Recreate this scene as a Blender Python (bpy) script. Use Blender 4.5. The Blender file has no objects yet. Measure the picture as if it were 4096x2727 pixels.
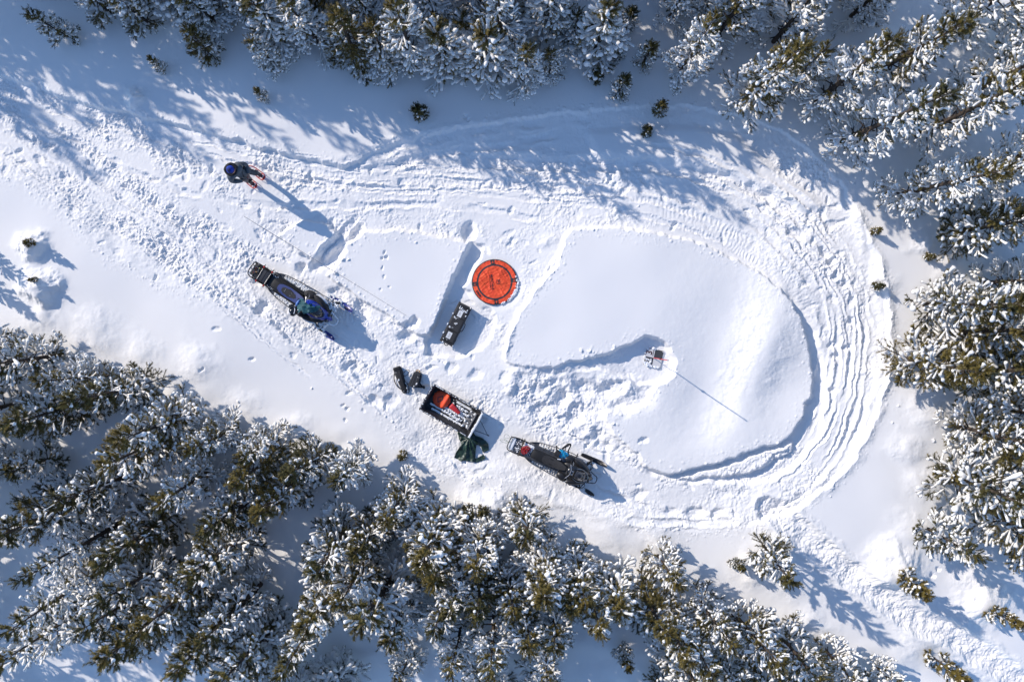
import bpy, bmesh, math, random
import numpy as np
from mathutils import Vector, Matrix
from math import radians as R, sin, cos, pi

SC = bpy.context.scene
COL = SC.collection
# ---------------------------------------------------------------- camera
CAM_H = 22.5
FPX = 2730.0                      # focal length in photo pixels (24 mm on 36 mm)
TILT = -math.atan(93.5 / FPX)     # the drone camera looks almost straight down
cd = bpy.data.cameras.new('camera')
cd.sensor_width = 36.0
cd.lens = FPX / 4096.0 * 36.0
cd.clip_start = 0.1
cd.clip_end = 3000
cam = bpy.data.objects.new('camera', cd)
COL.objects.link(cam)
cam.location = (0, 0, CAM_H)
cam.rotation_euler = (TILT, 0, 0)
SC.camera = cam
# ---------------------------------------------------------------- world and sun
SUN_EL = R(27.5)
SUN_AZ = math.atan2(0.57, -0.82)          # direction (x,y) towards the sun
world = bpy.data.worlds.new('World')
SC.world = world
world.use_nodes = True
nt = world.node_tree
bg = nt.nodes['Background']
sky = nt.nodes.new('ShaderNodeTexSky')
sky.sky_type = 'NISHITA'
sky.sun_disc = False
sky.sun_elevation = SUN_EL
sky.sun_rotation = pi / 2 - SUN_AZ
sky.altitude = 2200
sky.air_density = 1.0
sky.dust_density = 0.2
sky.ozone_density = 3.0
nt.links.new(sky.outputs[0], bg.inputs[0])
bg.inputs[1].default_value = 0.15
sd = bpy.data.lights.new('sun', 'SUN')
sd.energy = 3.05
sd.angle = R(0.5)
sd.color = (1.0, 0.905, 0.80)
sun = bpy.data.objects.new('sun', sd)
COL.objects.link(sun)
sdir = Vector((cos(SUN_AZ) * cos(SUN_EL), sin(SUN_AZ) * cos(SUN_EL), sin(SUN_EL)))
sun.rotation_euler = sdir.to_track_quat('Z', 'Y').to_euler()
sun.location = sdir * 60
# ---------------------------------------------------------------- exposure
SC.view_settings.view_transform = 'Standard'
SC.view_settings.look = 'None'
SC.view_settings.exposure = 0.64
SC.view_settings.gamma = 1.0
SC.view_settings.use_curve_mapping = False

# ---------------------------------------------------------------- helpers
def P(u, v, z=0.0):
    """photo pixel (4096 x 2727) -> point on the level plane at height z"""
    cx = (u - 2048.0) / FPX
    cy = (1363.5 - v) / FPX
    dy = cy * cos(TILT) + sin(TILT)
    dz = cy * sin(TILT) - cos(TILT)
    t = (z - CAM_H) / dz
    return (cx * t, dy * t)
DK = 4096.0 / 2355.0
def PD(a, b, z=0.0):
    return P(a * DK, b * DK, z)

def mat(name, color, rough=0.6, metal=0.0, spec=0.5, var=0.0, scale=8.0, bump=0.0, bscale=60.0, color2=None, coat=0.0):
    m = bpy.data.materials.new(name)
    m.use_nodes = True
    n = m.node_tree.nodes; l = m.node_tree.links
    b = n['Principled BSDF']
    c4 = tuple(color) + (1,)
    b.inputs['Base Color'].default_value = c4
    b.inputs['Roughness'].default_value = rough
    b.inputs['Metallic'].default_value = metal
    b.inputs['Specular IOR Level'].default_value = spec
    if coat: b.inputs['Coat Weight'].default_value = coat
    tc = n.new('ShaderNodeTexCoord')
    if var or color2:
        nz = n.new('ShaderNodeTexNoise'); nz.inputs['Scale'].default_value = scale; nz.inputs['Detail'].default_value = 5
        l.new(tc.outputs['Object'], nz.inputs['Vector'])
        cr = n.new('ShaderNodeValToRGB')
        cr.color_ramp.elements[0].position = 0.35; cr.color_ramp.elements[1].position = 0.65
        c2 = color2 if color2 else tuple(min(1, c * (1 + var)) for c in color)
        c1 = color if color2 else tuple(c * (1 - var) for c in color)
        cr.color_ramp.elements[0].color = tuple(c1) + (1,)
        cr.color_ramp.elements[1].color = tuple(c2) + (1,)
        l.new(nz.outputs['Fac'], cr.inputs['Fac']); l.new(cr.outputs['Color'], b.inputs['Base Color'])
    if bump:
        nb = n.new('ShaderNodeTexNoise'); nb.inputs['Scale'].default_value = bscale; nb.inputs['Detail'].default_value = 4
        l.new(tc.outputs['Object'], nb.inputs['Vector'])
        bp = n.new('ShaderNodeBump'); bp.inputs['Strength'].default_value = bump; bp.inputs['Distance'].default_value = 0.01
        l.new(nb.outputs['Fac'], bp.inputs['Height']); l.new(bp.outputs['Normal'], b.inputs['Normal'])
    return m

def np_mesh(name, verts, faces, smooth=True):
    """faces: (n,3) or (n,4) int array"""
    verts = np.asarray(verts, dtype=np.float32); faces = np.asarray(faces, dtype=np.int32)
    me = bpy.data.meshes.new(name)
    k = faces.shape[1]
    me.vertices.add(len(verts)); me.vertices.foreach_set('co', verts.ravel())
    me.loops.add(faces.size); me.loops.foreach_set('vertex_index', faces.ravel())
    me.polygons.add(len(faces))
    me.polygons.foreach_set('loop_start', np.arange(0, faces.size, k, dtype=np.int32))
    me.polygons.foreach_set('use_smooth', np.full(len(faces), smooth))
    me.update(calc_edges=True)
    return me
# ================================================================ the snow ground
rng = np.random.default_rng(7)
_T = [rng.random((256, 256)).astype(np.float32) for _ in range(4)]
def vn(x, y, s, seed=0):
    """value noise with feature size s metres, range -1..1"""
    t = _T[seed % 4]
    X = x / s + 37.7 * seed + 500; Y = y / s + 91.3 * seed + 500
    ix = np.floor(X).astype(np.int32); iy = np.floor(Y).astype(np.int32)
    fx = (X - ix).astype(np.float32); fy = (Y - iy).astype(np.float32)
    fx = fx * fx * (3 - 2 * fx); fy = fy * fy * (3 - 2 * fy)
    a = t[ix & 255, iy & 255]; b = t[(ix + 1) & 255, iy & 255]
    c = t[ix & 255, (iy + 1) & 255]; d = t[(ix + 1) & 255, (iy + 1) & 255]
    return ((a + (b - a) * fx) * (1 - fy) + (c + (d - c) * fx) * fy) * 2 - 1
def fbm(x, y, s, n, seed=0, g=0.5):
    o = 0; a = 1.0
    for k in range(n):
        # rotate each octave so the lattice never lines up
        ang = 0.6 + k * 1.1
        o = o + a * vn(x * cos(ang) - y * sin(ang), x * sin(ang) + y * cos(ang), s, seed + k * 3)
        s *= 0.5; a *= g
    return o
def lumps(x, y, s, seed=0, rmin=0.25, rmax=0.62, prob=1.0):
    """rounded chunks, height 0..1 in units of s"""
    X = x / s + 300; Y = y / s + 300
    ix = np.floor(X).astype(np.int32); iy = np.floor(Y).astype(np.int32)
    best = np.zeros(x.shape, np.float32)
    A, B, Cc, Dd = _T[seed % 4], _T[(seed + 1) % 4], _T[(seed + 2) % 4], _T[(seed + 3) % 4]
    for i in (-1, 0, 1):
        for j in (-1, 0, 1):
            cx = ix + i; cy = iy + j
            a = A[cx & 255, cy & 255]; b = B[cx & 255, cy & 255]; r = Cc[cx & 255, cy & 255]; p = Dd[cx & 255, cy & 255]
            r = rmin + (rmax - rmin) * r * r
            d2 = ((X - cx - a) ** 2 + (Y - cy - b) ** 2) / (r * r)
            h = np.where((d2 < 1) & (p < prob), np.sqrt(np.maximum(0, 1 - d2)) * r, 0)
            best = np.maximum(best, h)
    return best

# graded grid: 2 cm squares where the photo looks, stretching out to the horizon
STEP = 0.02
def axis(lo, hi):
    core = np.arange(lo, hi + 1e-6, STEP)
    k = np.arange(1, 75)
    grow = np.cumsum(STEP * 1.13 ** k)
    return np.concatenate([(lo - grow)[::-1], core, hi + grow])
ax = axis(-17.6, 17.6); ay = axis(-12.9, 11.3)
NX, NY = len(ax), len(ay)
GX, GY = np.meshgrid(ax.astype(np.float32), ay.astype(np.float32))
near = np.clip((40 - np.maximum(np.abs(GX), np.abs(GY))) / 20, 0, 1)
wx = fbm(GX, GY, 0.45, 5, 1, .66) * 0.058; wy = fbm(GX, GY, 0.45, 5, 2, .66) * 0.058   # ragged edges
WX, WY = GX + wx, GY + wy
def inpoly(pts, X=None, Y=None, fn=P):
    X = WX if X is None else X; Y = WY if Y is None else Y
    q = np.array([fn(*p) for p in pts])
    lo = q.min(0) - 0.3; hi = q.max(0) + 0.3
    m = np.zeros(X.shape, bool)
    i0, i1 = np.searchsorted(ay, [lo[1], hi[1]]); j0, j1 = np.searchsorted(ax, [lo[0], hi[0]])
    x = X[i0:i1, j0:j1]; y = Y[i0:i1, j0:j1]; r = np.zeros(x.shape, bool)
    n = len(q)
    for k in range(n):
        xa, ya = q[k]; xb, yb = q[(k + 1) % n]
        if ya == yb: continue
        c = ((ya > y) != (yb > y)) & (x < (xb - xa) * (y - ya) / (yb - ya) + xa)
        r ^= c
    m[i0:i1, j0:j1] = r
    return m
def blur(a, n):
    """separable box blur of half width n, repeated three times"""
    a = a.astype(np.float32)
    for _ in range(3):
        for axn in (0, 1):
            c = np.cumsum(np.pad(a, [(n + 1, n) if k == axn else (0, 0) for k in (0, 1)], mode='edge'), axis=axn, dtype=np.float64)
            if axn == 0: a = ((c[2 * n + 1:] - c[:-2 * n - 1]) / (2 * n + 1)).astype(np.float32)
            else: a = ((c[:, 2 * n + 1:] - c[:, :-2 * n - 1]) / (2 * n + 1)).astype(np.float32)
    return a
def dist_line(pts, fn=PD, w=1.0, warp=True, raw=False):
    """returns slices, |distance|, signed distance, arclength to a polyline"""
    q = np.array(pts if raw else [fn(*p) for p in pts])
    lo = q.min(0) - w; hi = q.max(0) + w
    i0, i1 = np.searchsorted(ay, [lo[1], hi[1]]); j0, j1 = np.searchsorted(ax, [lo[0], hi[0]])
    x = (WX if warp else GX)[i0:i1, j0:j1]; y = (WY if warp else GY)[i0:i1, j0:j1]
    best = np.full(x.shape, 1e9, np.float32); sg = np.zeros(x.shape, np.float32); arc = np.zeros(x.shape, np.float32)
    s0 = 0.0
    for k in range(len(q) - 1):
        a = q[k]; b = q[k + 1]; L = math.hypot(*(b - a))
        if L < 1e-6: continue
        ux, uy = (b - a) / L
        t = np.clip((x - a[0]) * ux + (y - a[1]) * uy, 0, L)
        dx = x - a[0] - ux * t; dy = y - a[1] - uy * t
        d = np.sqrt(dx * dx + dy * dy)
        m = d < best
        best = np.where(m, d, best); sg = np.where(m, np.where(ux * dy - uy * dx > 0, d, -d), sg); arc = np.where(m, s0 + t, arc)
        s0 += L
    fade = np.clip(arc / 0.5, 0, 1) * np.clip((s0 - arc) / 0.5, 0, 1)
    return (slice(i0, i1), slice(j0, j1)), best, sg, arc, fade
def smooth_poly(pts, n=6):
    p = np.array(pts, float); out = []
    for k in range(len(p) - 1):
        a = p[max(k - 1, 0)]; b = p[k]; c = p[k + 1]; d = p[min(k + 2, len(p) - 1)]
        for i in range(n):
            t = i / n
            out.append(0.5 * ((2 * b) + (-a + c) * t + (2 * a - 5 * b + 4 * c - d) * t * t + (-a + 3 * b - 3 * c + d) * t ** 3))
    out.append(p[-1])
    return out

# --- areas (photo pixels; the D lists are in 2355-wide pixels)
TRAIL_D = [(-60,150),(0,175),(70,195),(150,226),(300,262),(430,290),(560,328),(680,363),(790,383),(860,348),(960,315),(1080,288),
 (1250,264),(1400,248),(1560,242),(1700,264),(1800,300),(1880,362),(1935,430),(1985,520),(2018,610),(2040,700),(2046,800),(2034,880),
 (2008,960),(1975,1030),(1930,1090),(1862,1145),(1810,1182),(1700,1213),(1600,1222),(1480,1210),(1380,1178),(1290,1150),(1200,1112),
 (1130,1095),(1080,1098),(1010,1085),(960,1060),(925,1035),(930,1000),(890,950),(830,893),(770,850),(700,800),(640,755),(580,715),
 (500,690),(430,663),(350,640),(300,608),(247,586),(195,523),(130,470),(60,420),(0,400),(-60,380)]
ISLE_BIG = [(3211,1300),(3242,1377),(3257,1453),(3262,1530),(3242,1606),(3216,1683),(3186,1724),(3114,1775),(3012,1810),(2910,1841),
 (2808,1871),(2665,1897),(2573,1866),(2553,1820),(2471,1759),(2431,1708),(2415,1642),(2502,1647),(2594,1606),(2624,1545),(2686,1504),
 (2701,1443),(2686,1392),(2640,1362),(2589,1346),(2530,1370),(2466,1402),(2400,1422),(2300,1450),(2207,1466),(2091,1472),(2033,1448),
 (2021,1414),(2045,1315),(2074,1257),(2137,1158),(2236,1054),(2253,955),(2294,915),(2400,908),(2522,915),(2713,948),(2850,995),(2957,1043),(3096,1130),(3160,1200)]
ISLE_MID = [(1444,923),(1580,919),(1707,936),(1847,957),(1890,964),(1839,1055),(1784,1174),(1750,1267),(1724,1331),(1716,1352),
 (1643,1323),(1537,1259),(1431,1195),(1325,1114),(1299,1097),(1359,1055),(1380,1012),(1367,987),(1410,957)]
ISLE_LEFT = [(1110,940),(1210,885),(1290,885),(1350,935),(1316,983),(1270,1021),(1236,1038),(1189,1012),(1155,978)]
ISLE_SHADE_D = [(1350,300),(1560,285),(1690,310),(1800,400),(1905,480),(1850,478),(1700,405),(1500,362),(1380,352)]
trail = inpoly(TRAIL_D, fn=PD)
isle = inpoly(ISLE_BIG) | inpoly(ISLE_MID) | inpoly(ISLE_LEFT)
half = inpoly(ISLE_SHADE_D, fn=PD)
path_pts = smooth_poly([(3080,2040),(3138,2068),(3254,2178),(3399,2294),(3544,2392),(3660,2474),(3805,2537),(3921,2613),(4083,2727),(4200,2830)])
dist = trail & ~isle
Mt = blur(dist, 1)
depth = np.full(GX.shape, 0.0, np.float32)
depth -= 0.17 * Mt
depth += 0.09 * blur(half & dist, 4)
# the lower side of the trail fades out instead of ending in a wall
sl_, ad_, *_r = dist_line([(-60,380),(0,400),(60,420),(130,470),(195,523),(247,586),(300,608),(350,640),(430,663),(500,690),(580,715),(640,755),(700,800),(770,850),(830,893),(890,950),(930,1000),(925,1035),(960,1060),(1010,1085),(1080,1098),(1130,1095),(1200,1112),(1290,1150),(1380,1178),(1480,1210),(1600,1222),(1700,1213)], PD, 1.6)
depth[sl_] *= 1 - 0.92 * np.exp(-(ad_ / .55) ** 2)
sl_, ad_, *_r = dist_line([(850,350),(960,315),(1080,288),(1250,264),(1400,248),(1560,242),(1700,264),(1800,300),(1880,362),(1935,430),(1985,520)], PD, 1.2)
depth[sl_] *= 1 - 0.6 * np.exp(-(ad_ / .45) ** 2)
# the inner groove of the loop and the wall it leaves on the untouched snow
GROOVE = [(3150,1150),(3262,1300),(3288,1377),(3315,1479),(3318,1555),(3303,1657),(3290,1749),(3236,1810),(3211,1841),(3114,1915),(3012,1940),
 (2910,1935),(2750,1925),(2600,1890),(2573,1866),(2665,1880),(2808,1860),(2910,1830),(3012,1800),(3114,1765),(3186,1714),(3216,1683),(3242,1606),(3262,1530),(3250,1377),(3200,1290)]
depth -= 0.13 * blur(inpoly(GROOVE) & dist, 2)
TONGUE = [(3178,1767),(3165,1812),(3063,1871),(2936,1910),(2808,1919),(2690,1912),(2859,1882),(2961,1851),(3063,1815),(3135,1785)]
depth += 0.17 * blur(inpoly(TONGUE), 1)
TRENCH = [(1890,955),(1930,985),(1900,1080),(1850,1150),(1950,1180),(1990,1300),(1920,1400),(1830,1425),(1700,1420),(1690,1370),(1750,1267),(1784,1174),(1839,1055)]
depth -= 0.16 * blur(inpoly(TRENCH) & ~isle, 1)
PIT = [(2600,1340),(2650,1362),(2690,1400),(2704,1443),(2690,1500),(2640,1535),(2560,1540),(2480,1500),(2380,1480),(2250,1500),(2150,1510),
 (2130,1475),(2207,1462),(2300,1446),(2400,1418),(2466,1396),(2530,1364)]
pitm = blur(inpoly(PIT) & ~inpoly(ISLE_BIG), 1); pu = P(2400, 1400)[0]
depth -= pitm * (0.04 + 0.13 * np.clip((GX - pu) / 0.9 + .2, 0, 1))
CHAOS = [(2050,1480),(2250,1500),(2480,1510),(2640,1540),(2600,1610),(2500,1655),(2420,1640),(2430,1710),(2460,1760),(2560,1830),(2500,1850),(2300,1760),(2100,1640),(2000,1560)]
chaos = blur(inpoly(CHAOS), 8)
sl_, ad_, *_r = dist_line([(2080,1478),(2207,1468),(2300,1452),(2400,1424),(2470,1400)], P, 1.0)
depth[sl_] *= 1 - 0.5 * np.exp(-(ad_ / .30) ** 2) * np.clip(.7 + vn(GX[sl_], GY[sl_], .5, 1), 0, 1)
SOFT = [(2040,1420),(2100,1490),(1980,1560),(1700,1500),(1500,1480),(1300,1380),(1350,1290),(1250,1180),(1600,1330),(1720,1390),(1900,1420),(1990,1330),(2060,1240),(2130,1160),(2220,1060),(2260,940),(2000,930),(1940,1000),(2000,1020),(2080,1100),(2080,1200),(1990,1260)]
RS = [(930,1040),(880,960),(700,820),(560,720),(400,560),(0,330),(0,400),(195,523),(350,640),(500,690),(700,800),(830,893)]

z = depth.copy()
# undulating untouched snow
z += near * (fbm(GX, GY, 5.5, 3, 5) * 0.09 + fbm(GX, GY, 1.8, 2, 9) * 0.012)
z += (1 - near) * fbm(GX, GY, 120, 4, 3) * 2.0 * np.clip((np.maximum(np.abs(GX), np.abs(GY)) - 30) / 100, 0, 1)
def blob(u, v, r, h, e=1.0, ang=0.0, p=1.0, fn=P):
    global z
    cx, cy = fn(u, v); rr = r * max(e, 1) * 2.6
    i0, i1 = np.searchsorted(ay, [cy - rr, cy + rr]); j0, j1 = np.searchsorted(ax, [cx - rr, cx + rr])
    x = WX[i0:i1, j0:j1] - cx; y = WY[i0:i1, j0:j1] - cy
    a = x * cos(ang) + y * sin(ang); b = -x * sin(ang) + y * cos(ang)
    d = ((a / (r * e)) ** 2 + (b / r) ** 2) ** p
    z[i0:i1, j0:j1] += h * np.exp(-d)
# big soft drifts inside the loop
for a in [(2900,1400,1.7,-0.14,2.6,1.35),(3075,1330,1.0,0.20,3.2,1.35),(2800,1650,0.9,-0.06,3.0,0.75),(3090,1560,0.8,-0.07,1.5,0.7),(3010,1500,0.7,0.12,3.2,1.2),(2650,1780,1.5,0.05,2.5,0.5)]:
    blob(*a)
# snowed-in bushes, mounds and tree wells
MOUNDS = [(135,985,.36,.42),(170,1145,.42,.50),(1950,2025,.55,.45),(1880,2060,.4,.25),(3570,2260,.62,.50),(3930,2400,.66,.50),(540,395,.30,.28),(3640,2110,.6,.3),
 (660,275,.42,-.12),(3090,2180,.5,.3),(3000,2270,.45,.3),(2620,2150,.5,.3),(2440,2130,.6,.2),(3170,2330,.5,.25),(3240,2500,.5,.3),(3650,2560,.5,.3),
 (3690,980,.30,.3),(3800,1080,.4,.35),(3560,1150,.3,.15),(3700,1650,.5,.3),(3620,1780,.45,.3),(3700,1930,.5,.3),(570,1430,.5,.25),(800,1450,.5,.3),(960,1610,.5,.2),
 (380,1330,.6,.3),(180,1260,.5,.3),(1180,1720,.5,.2),(1400,1830,.5,.15),(3480,1500,.4,.12),(3860,120,.9,.5),(3600,200,.7,.3),(1000,60,.4,.3),(730,90,.45,.35),(1120,180,.3,.2),(1190,420,.5,.10)]
BIGM = {135, 170, 1950, 3570, 3930, 540}
_sx, _sy = WX.copy(), WY.copy()
WX += fbm(GX, GY, 0.7, 3, 51) * .16; WY += fbm(GX, GY, 0.7, 3, 52) * .16
for a in MOUNDS: blob(a[0], a[1], a[2], a[3] * (.78 if a[0] in BIGM else .36), 1.2, -0.6, 1.15 if a[0] in BIGM else 1.0)
WX[:] = _sx; WY[:] = _sy
# mellow lumps where the woods stand
woods = blur(inpoly([(-20,1230),(120,1260),(300,1340),(500,1440),(640,1430),(740,1520),(880,1530),(1080,1660),(1300,1710),(1450,1720),(1560,1850),(1740,1950),(1900,2030),(2160,2040),(2300,2150),(2600,2240),(2900,2300),(3100,2480),(3400,2560),(3700,2650),(4200,2800),(4200,3000),(-400,3000),(-400,1230)]), 20)
z += woods * (fbm(GX, GY, 1.5, 3, 13) * 0.07)
# --- trampled snow
rough = Mt.copy()
isl_s = blur(half & dist, 6)
sm_area = np.clip(fbm(GX, GY, 1.6, 3, 21) * 0.7 + 0.55, 0.12, 1)     # some stretches are packed smooth
shade_branch = blur(inpoly([(790,383),(960,315),(1250,264),(1560,242),(1800,300),(1880,362),(1500,400),(1300,350),(1000,370)], fn=PD), 12)
rx_ = GX * cos(R(-36)) + GY * sin(R(-36)); ry_ = -GX * sin(R(-36)) + GY * cos(R(-36))
left = np.clip((-2.5 - GX) / 3.0, 0, 1)
band = np.clip(0.55 + 0.9 * vn(rx_, ry_ * 9, 4.0, 2) + 0.3 * vn(rx_, ry_ * 5, 1.5, 1), 0.22, 1.15)
sm_area = sm_area * (1 - left) + band * left
amp = rough * sm_area * (1 - 0.85 * isl_s) * (1 - 0.75 * shade_branch)
for pts_, w_ in [([(499,626),(684,742),(922,905)], .14), ([(-20,560),(191,626),(400,770),(609,905),(760,1010)], .12), ([(985,1000),(1040,1038),(1172,1106)], .13), ([(0,480),(200,560),(420,690)], .08), ([(1330,1290),(1450,1370),(1600,1430)], .45)]:
    sl, ad, sg, arc, fade = dist_line(smooth_poly(pts_), P, .8)
    amp[sl] *= 1 - 0.88 * np.exp(-(ad / w_) ** 4) * fade
ed = blur(dist, 14) ; fringe = np.clip(ed * 2.2, 0, 1) * (1 - Mt)   # crumbs thrown on the edges
l1 = lumps(WX, WY, 0.17, 0); l2 = lumps(WX + 5, WY, 0.085, 1); l3 = lumps(WX, WY + 9, 0.30, 2, prob=0.55)
amp = amp * np.clip(0.72 + 0.75 * vn(GX, GY, 0.7, 2) + .4 * vn(GX, GY, .3, 1), 0.18, 1.25)
l1b = lumps(WX, WY, 0.12, 0, .2, .6, .8)
cr = fbm(GX, GY, 0.16, 4, 41, .62)
z += amp * (l1b * 0.12 * 0.17 + l2 * 0.085 * 0.36 + l3 * 0.30 * 0.05 * np.clip(vn(GX, GY, 1.3, 2) + .4, 0, 1) - 0.02)
z += amp * (fbm(GX, GY, 0.5, 4, 17, .55) * 0.024 + np.abs(cr) * 0.032)
z += chaos * (fbm(GX, GY, 0.8, 5, 29, .55) * 0.11 + lumps(WX, WY, 0.40, 3, prob=.7) * 0.40 * 0.16 - 0.05)
z += fringe * ((lumps(GX, GY, 0.16, 1, 0.12, 0.34, 0.45) * 0.16 * 0.6 + lumps(GX, GY, 0.07, 2, 0.15, 0.5, 0.45) * 0.07 * 0.5) + fbm(GX, GY, 0.09, 2, 31) * 0.004)
# long soft ripples of crust beside the trail
crust = blur(inpoly([(1366,1560),(1250,1460),(1100,1350),(1000,1270),(800,1200),(560,1080),(340,909),(0,640),(0,560),(600,870),(1000,1150),(1300,1400),(1600,1700),(1560,1760)]), 25) 
z += crust * (1 - Mt) * fbm(GX, GY, 0.13, 3, 33) * 0.007
# --- grooves, walls, treads
def groove(pts, w, d, berm=0.3, fn=PD, ripple=0.0, lam=0.14, warp=True, sm=True):
    global z
    sl, ad, sg, arc, fade = dist_line(smooth_poly(pts) if sm else pts, fn, w * 3 + 0.3, warp)
    q = ad / w
    prof = -np.exp(-(q ** 4)) + berm * np.exp(-((q - 1.5) / 0.42) ** 2)
    zz = d * prof * fade * np.clip(0.62 + 0.75 * vn(arc, sg, 0.8, 1) + 0.3 * vn(arc, sg, .25, 2), 0.05, 1.3)
    if ripple: zz = zz + ripple * np.sin(arc * 2 * pi / lam + 0.6 * np.sin(sg * 9)) * np.exp(-q ** 6) * fade * (0.55 + 0.45 * vn(arc, sg, 0.7, 3))
    z[sl] += zz
rnd = random.Random(3)
ARC = [(1400,395),(1520,400),(1620,425),(1720,470),(1810,540),(1875,620),(1915,710),(1928,800),(1918,895),(1885,985),(1825,1065),(1735,1120),(1620,1150),(1490,1150),(1380,1120)]
def offs(pts, o, jit=0):
    p = np.array(smooth_poly(pts, 3), float); t = np.gradient(p, axis=0); t /= np.linalg.norm(t, axis=1)[:, None] + 1e-9
    n = np.stack([t[:, 1], -t[:, 0]], 1)
    ph = rnd.random() * 6
    j = np.array([sin(i * 0.35 + ph) * jit for i in range(len(p))])
    return [tuple(a) for a in p + n * (o + j)[:, None]] if jit else [tuple(a) for a in p + n * o]
for o, w, d in [(-24,.14,.05),(-6,.06,.04),(10,.08,.055),(24,.05,.04),(38,.09,.055),(52,.05,.045),(66,.08,.05),(82,.10,.045)]:
    pts = offs(ARC, o, 4)
    k0 = rnd.randint(0, 9); k1 = len(pts) - rnd.randint(6, 17)
    groove(pts[k0:k1], w, d, 0.45, sm=False)
groove([(1500,478),(1600,498),(1700,545),(1790,612),(1850,680),(1880,740)], .20, .03, .2, ripple=.010, lam=.15)
groove([(1560,520),(1650,545),(1740,600),(1800,650)], .12, .02, .2, ripple=.01, lam=.12)
for pts, w, d in [([(0,235),(150,310),(320,400),(470,450),(640,470),(820,470),(1010,470),(1250,500)], .10, .05),
    ([(0,215),(200,280),(400,360),(560,400),(760,425),(900,436),(1100,445),(1300,462),(1500,500),(1680,560)], .07, .04),
    ([(160,265),(300,300),(430,345),(560,375),(700,408),(820,425),(1000,424)], .06, .045),
    ([(120,330),(260,430),(380,520),(470,600),(560,680),(660,760),(780,855)], .16, .05),
    ([(0,330),(140,420),(260,500),(380,590),(480,660),(560,705)], .07, .035),
    ([(300,430),(420,520),(540,590),(640,650),(760,735),(880,820)], .12, .05),
    ([(690,800),(760,853),(830,905),(900,965)], .06, .05),
    ([(940,985),(1040,1060),(1140,1130),(1260,1180)], .07, .04),
    ([(1200,955),(1280,990),(1360,1030),(1430,1060)], .05, .035),
    ([(1300,1090),(1430,1150),(1560,1190),(1700,1190)], .12, .05),
    ([(1420,1195),(1500,1200),(1620,1205),(1700,1196)], .10, .08)]:
    groove(pts, w, d, 0.35)
groove([(180,340),(300,430),(420,520),(520,600),(600,660)], .22, .02, .2, ripple=.010, lam=.15)
groove([(1000,418),(1150,420),(1300,430),(1450,445)], .18, .02, .2, ripple=.011, lam=.17)
groove([(60,300),(200,390),(330,480)], .2, .02, .2, ripple=.007, lam=.15)
ROAD = [(-40,250),(100,345),(240,440),(380,540),(500,625),(620,710),(720,790),(830,880),(930,975)]
for o, w, d in [(-62,.05,.03),(-50,.09,.035),(-41,.04,.025),(-33,.05,.03),(-22,.04,.025),(-12,.10,.035),(-2,.04,.025),(7,.05,.03),(18,.09,.03),(27,.04,.025),(38,.06,.03)]:
    pts = offs(ROAD, o, 3); k0 = rnd.randint(0, 8); k1 = len(pts) - rnd.randint(3, 12)
    groove(pts[k0:k1], w, d, 0.5, sm=False, ripple=.006 if w > .08 else 0, lam=.15)
UP = [(200,262),(340,308),(470,345),(600,378),(740,400),(880,412),(1040,420),(1200,428),(1380,448),(1540,478),(1680,530),(1790,600)]
for o, w, d in [(-14,.05,.03),(-5,.04,.025),(6,.10,.035),(15,.04,.025),(26,.06,.03),(36,.04,.025)]:
    pts = offs(UP, o, 3); k0 = rnd.randint(0, 10); k1 = len(pts) - rnd.randint(0, 10)
    groove(pts[k0:k1], w, d, 0.5, sm=False, ripple=.006 if w > .08 else 0, lam=.15)
# the two old sled tracks in the shade at the top
groove([(770,385),(860,352),(960,322),(1080,297),(1250,275),(1400,262)], .16, .06, 0.25)
groove([(800,398),(900,380),(1000,352),(1100,340),(1180,328),(1300,300)], .12, .06, 0.3)
groove([(1060,372),(1250,372),(1500,380),(1650,400),(1780,455),(1850,500)], .22, .10, 0.3)
groove([(1040,350),(1250,366),(1500,366),(1640,382)], .06, .03, 0.5)
# packed runway in front of the blue snowmobile
groove([(740,720),(800,770),(870,820),(930,860)], .42, .05, 0.15)
for o in (-14,-7,0,7,14): groove([(752+o*.8,760-o),(800+o*.8,795-o),(850+o*.8,832-o)], .035, .012, 0.3, warp=False)
# footpath leading away at the lower right
sl, ad, sg, arc, fade = dist_line(path_pts, P, 1.2)
pw = np.exp(-(ad / 0.40) ** 6)
z[sl] += pw * (-0.14 + (l1b[sl] * 0.12 * 0.26 + l2[sl] * 0.035 + fbm(GX[sl], GY[sl], 0.4, 5, 8, .6) * 0.04)) + 0.05 * np.exp(-((ad - 0.5) / 0.12) ** 2)
# banks: the outer berm of the loop and edges
def ridge(pts, w, h, fn=PD):
    global z
    sl, ad, sg, arc, fade = dist_line(smooth_poly(pts), fn, w * 3)
    z[sl] += h * np.exp(-(ad / w) ** 2) * fade * (0.75 + 0.5 * vn(GX[sl], GY[sl], 0.5, 2))
ridge([(1950,470),(2000,570),(2030,680),(2040,780),(2030,870),(2005,950),(1970,1030),(1920,1090),(1850,1145)], .22, .12)
ridge([(1230,560),(1290,545)], .15, .1)
ridge([(1200,1120),(1300,1160),(1400,1190),(1500,1215)], .15, .05)
ridge([(1165,835),(1180,745),(1205,700),(1240,655),(1280,600),(1297,550)], .07, .05)
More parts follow.
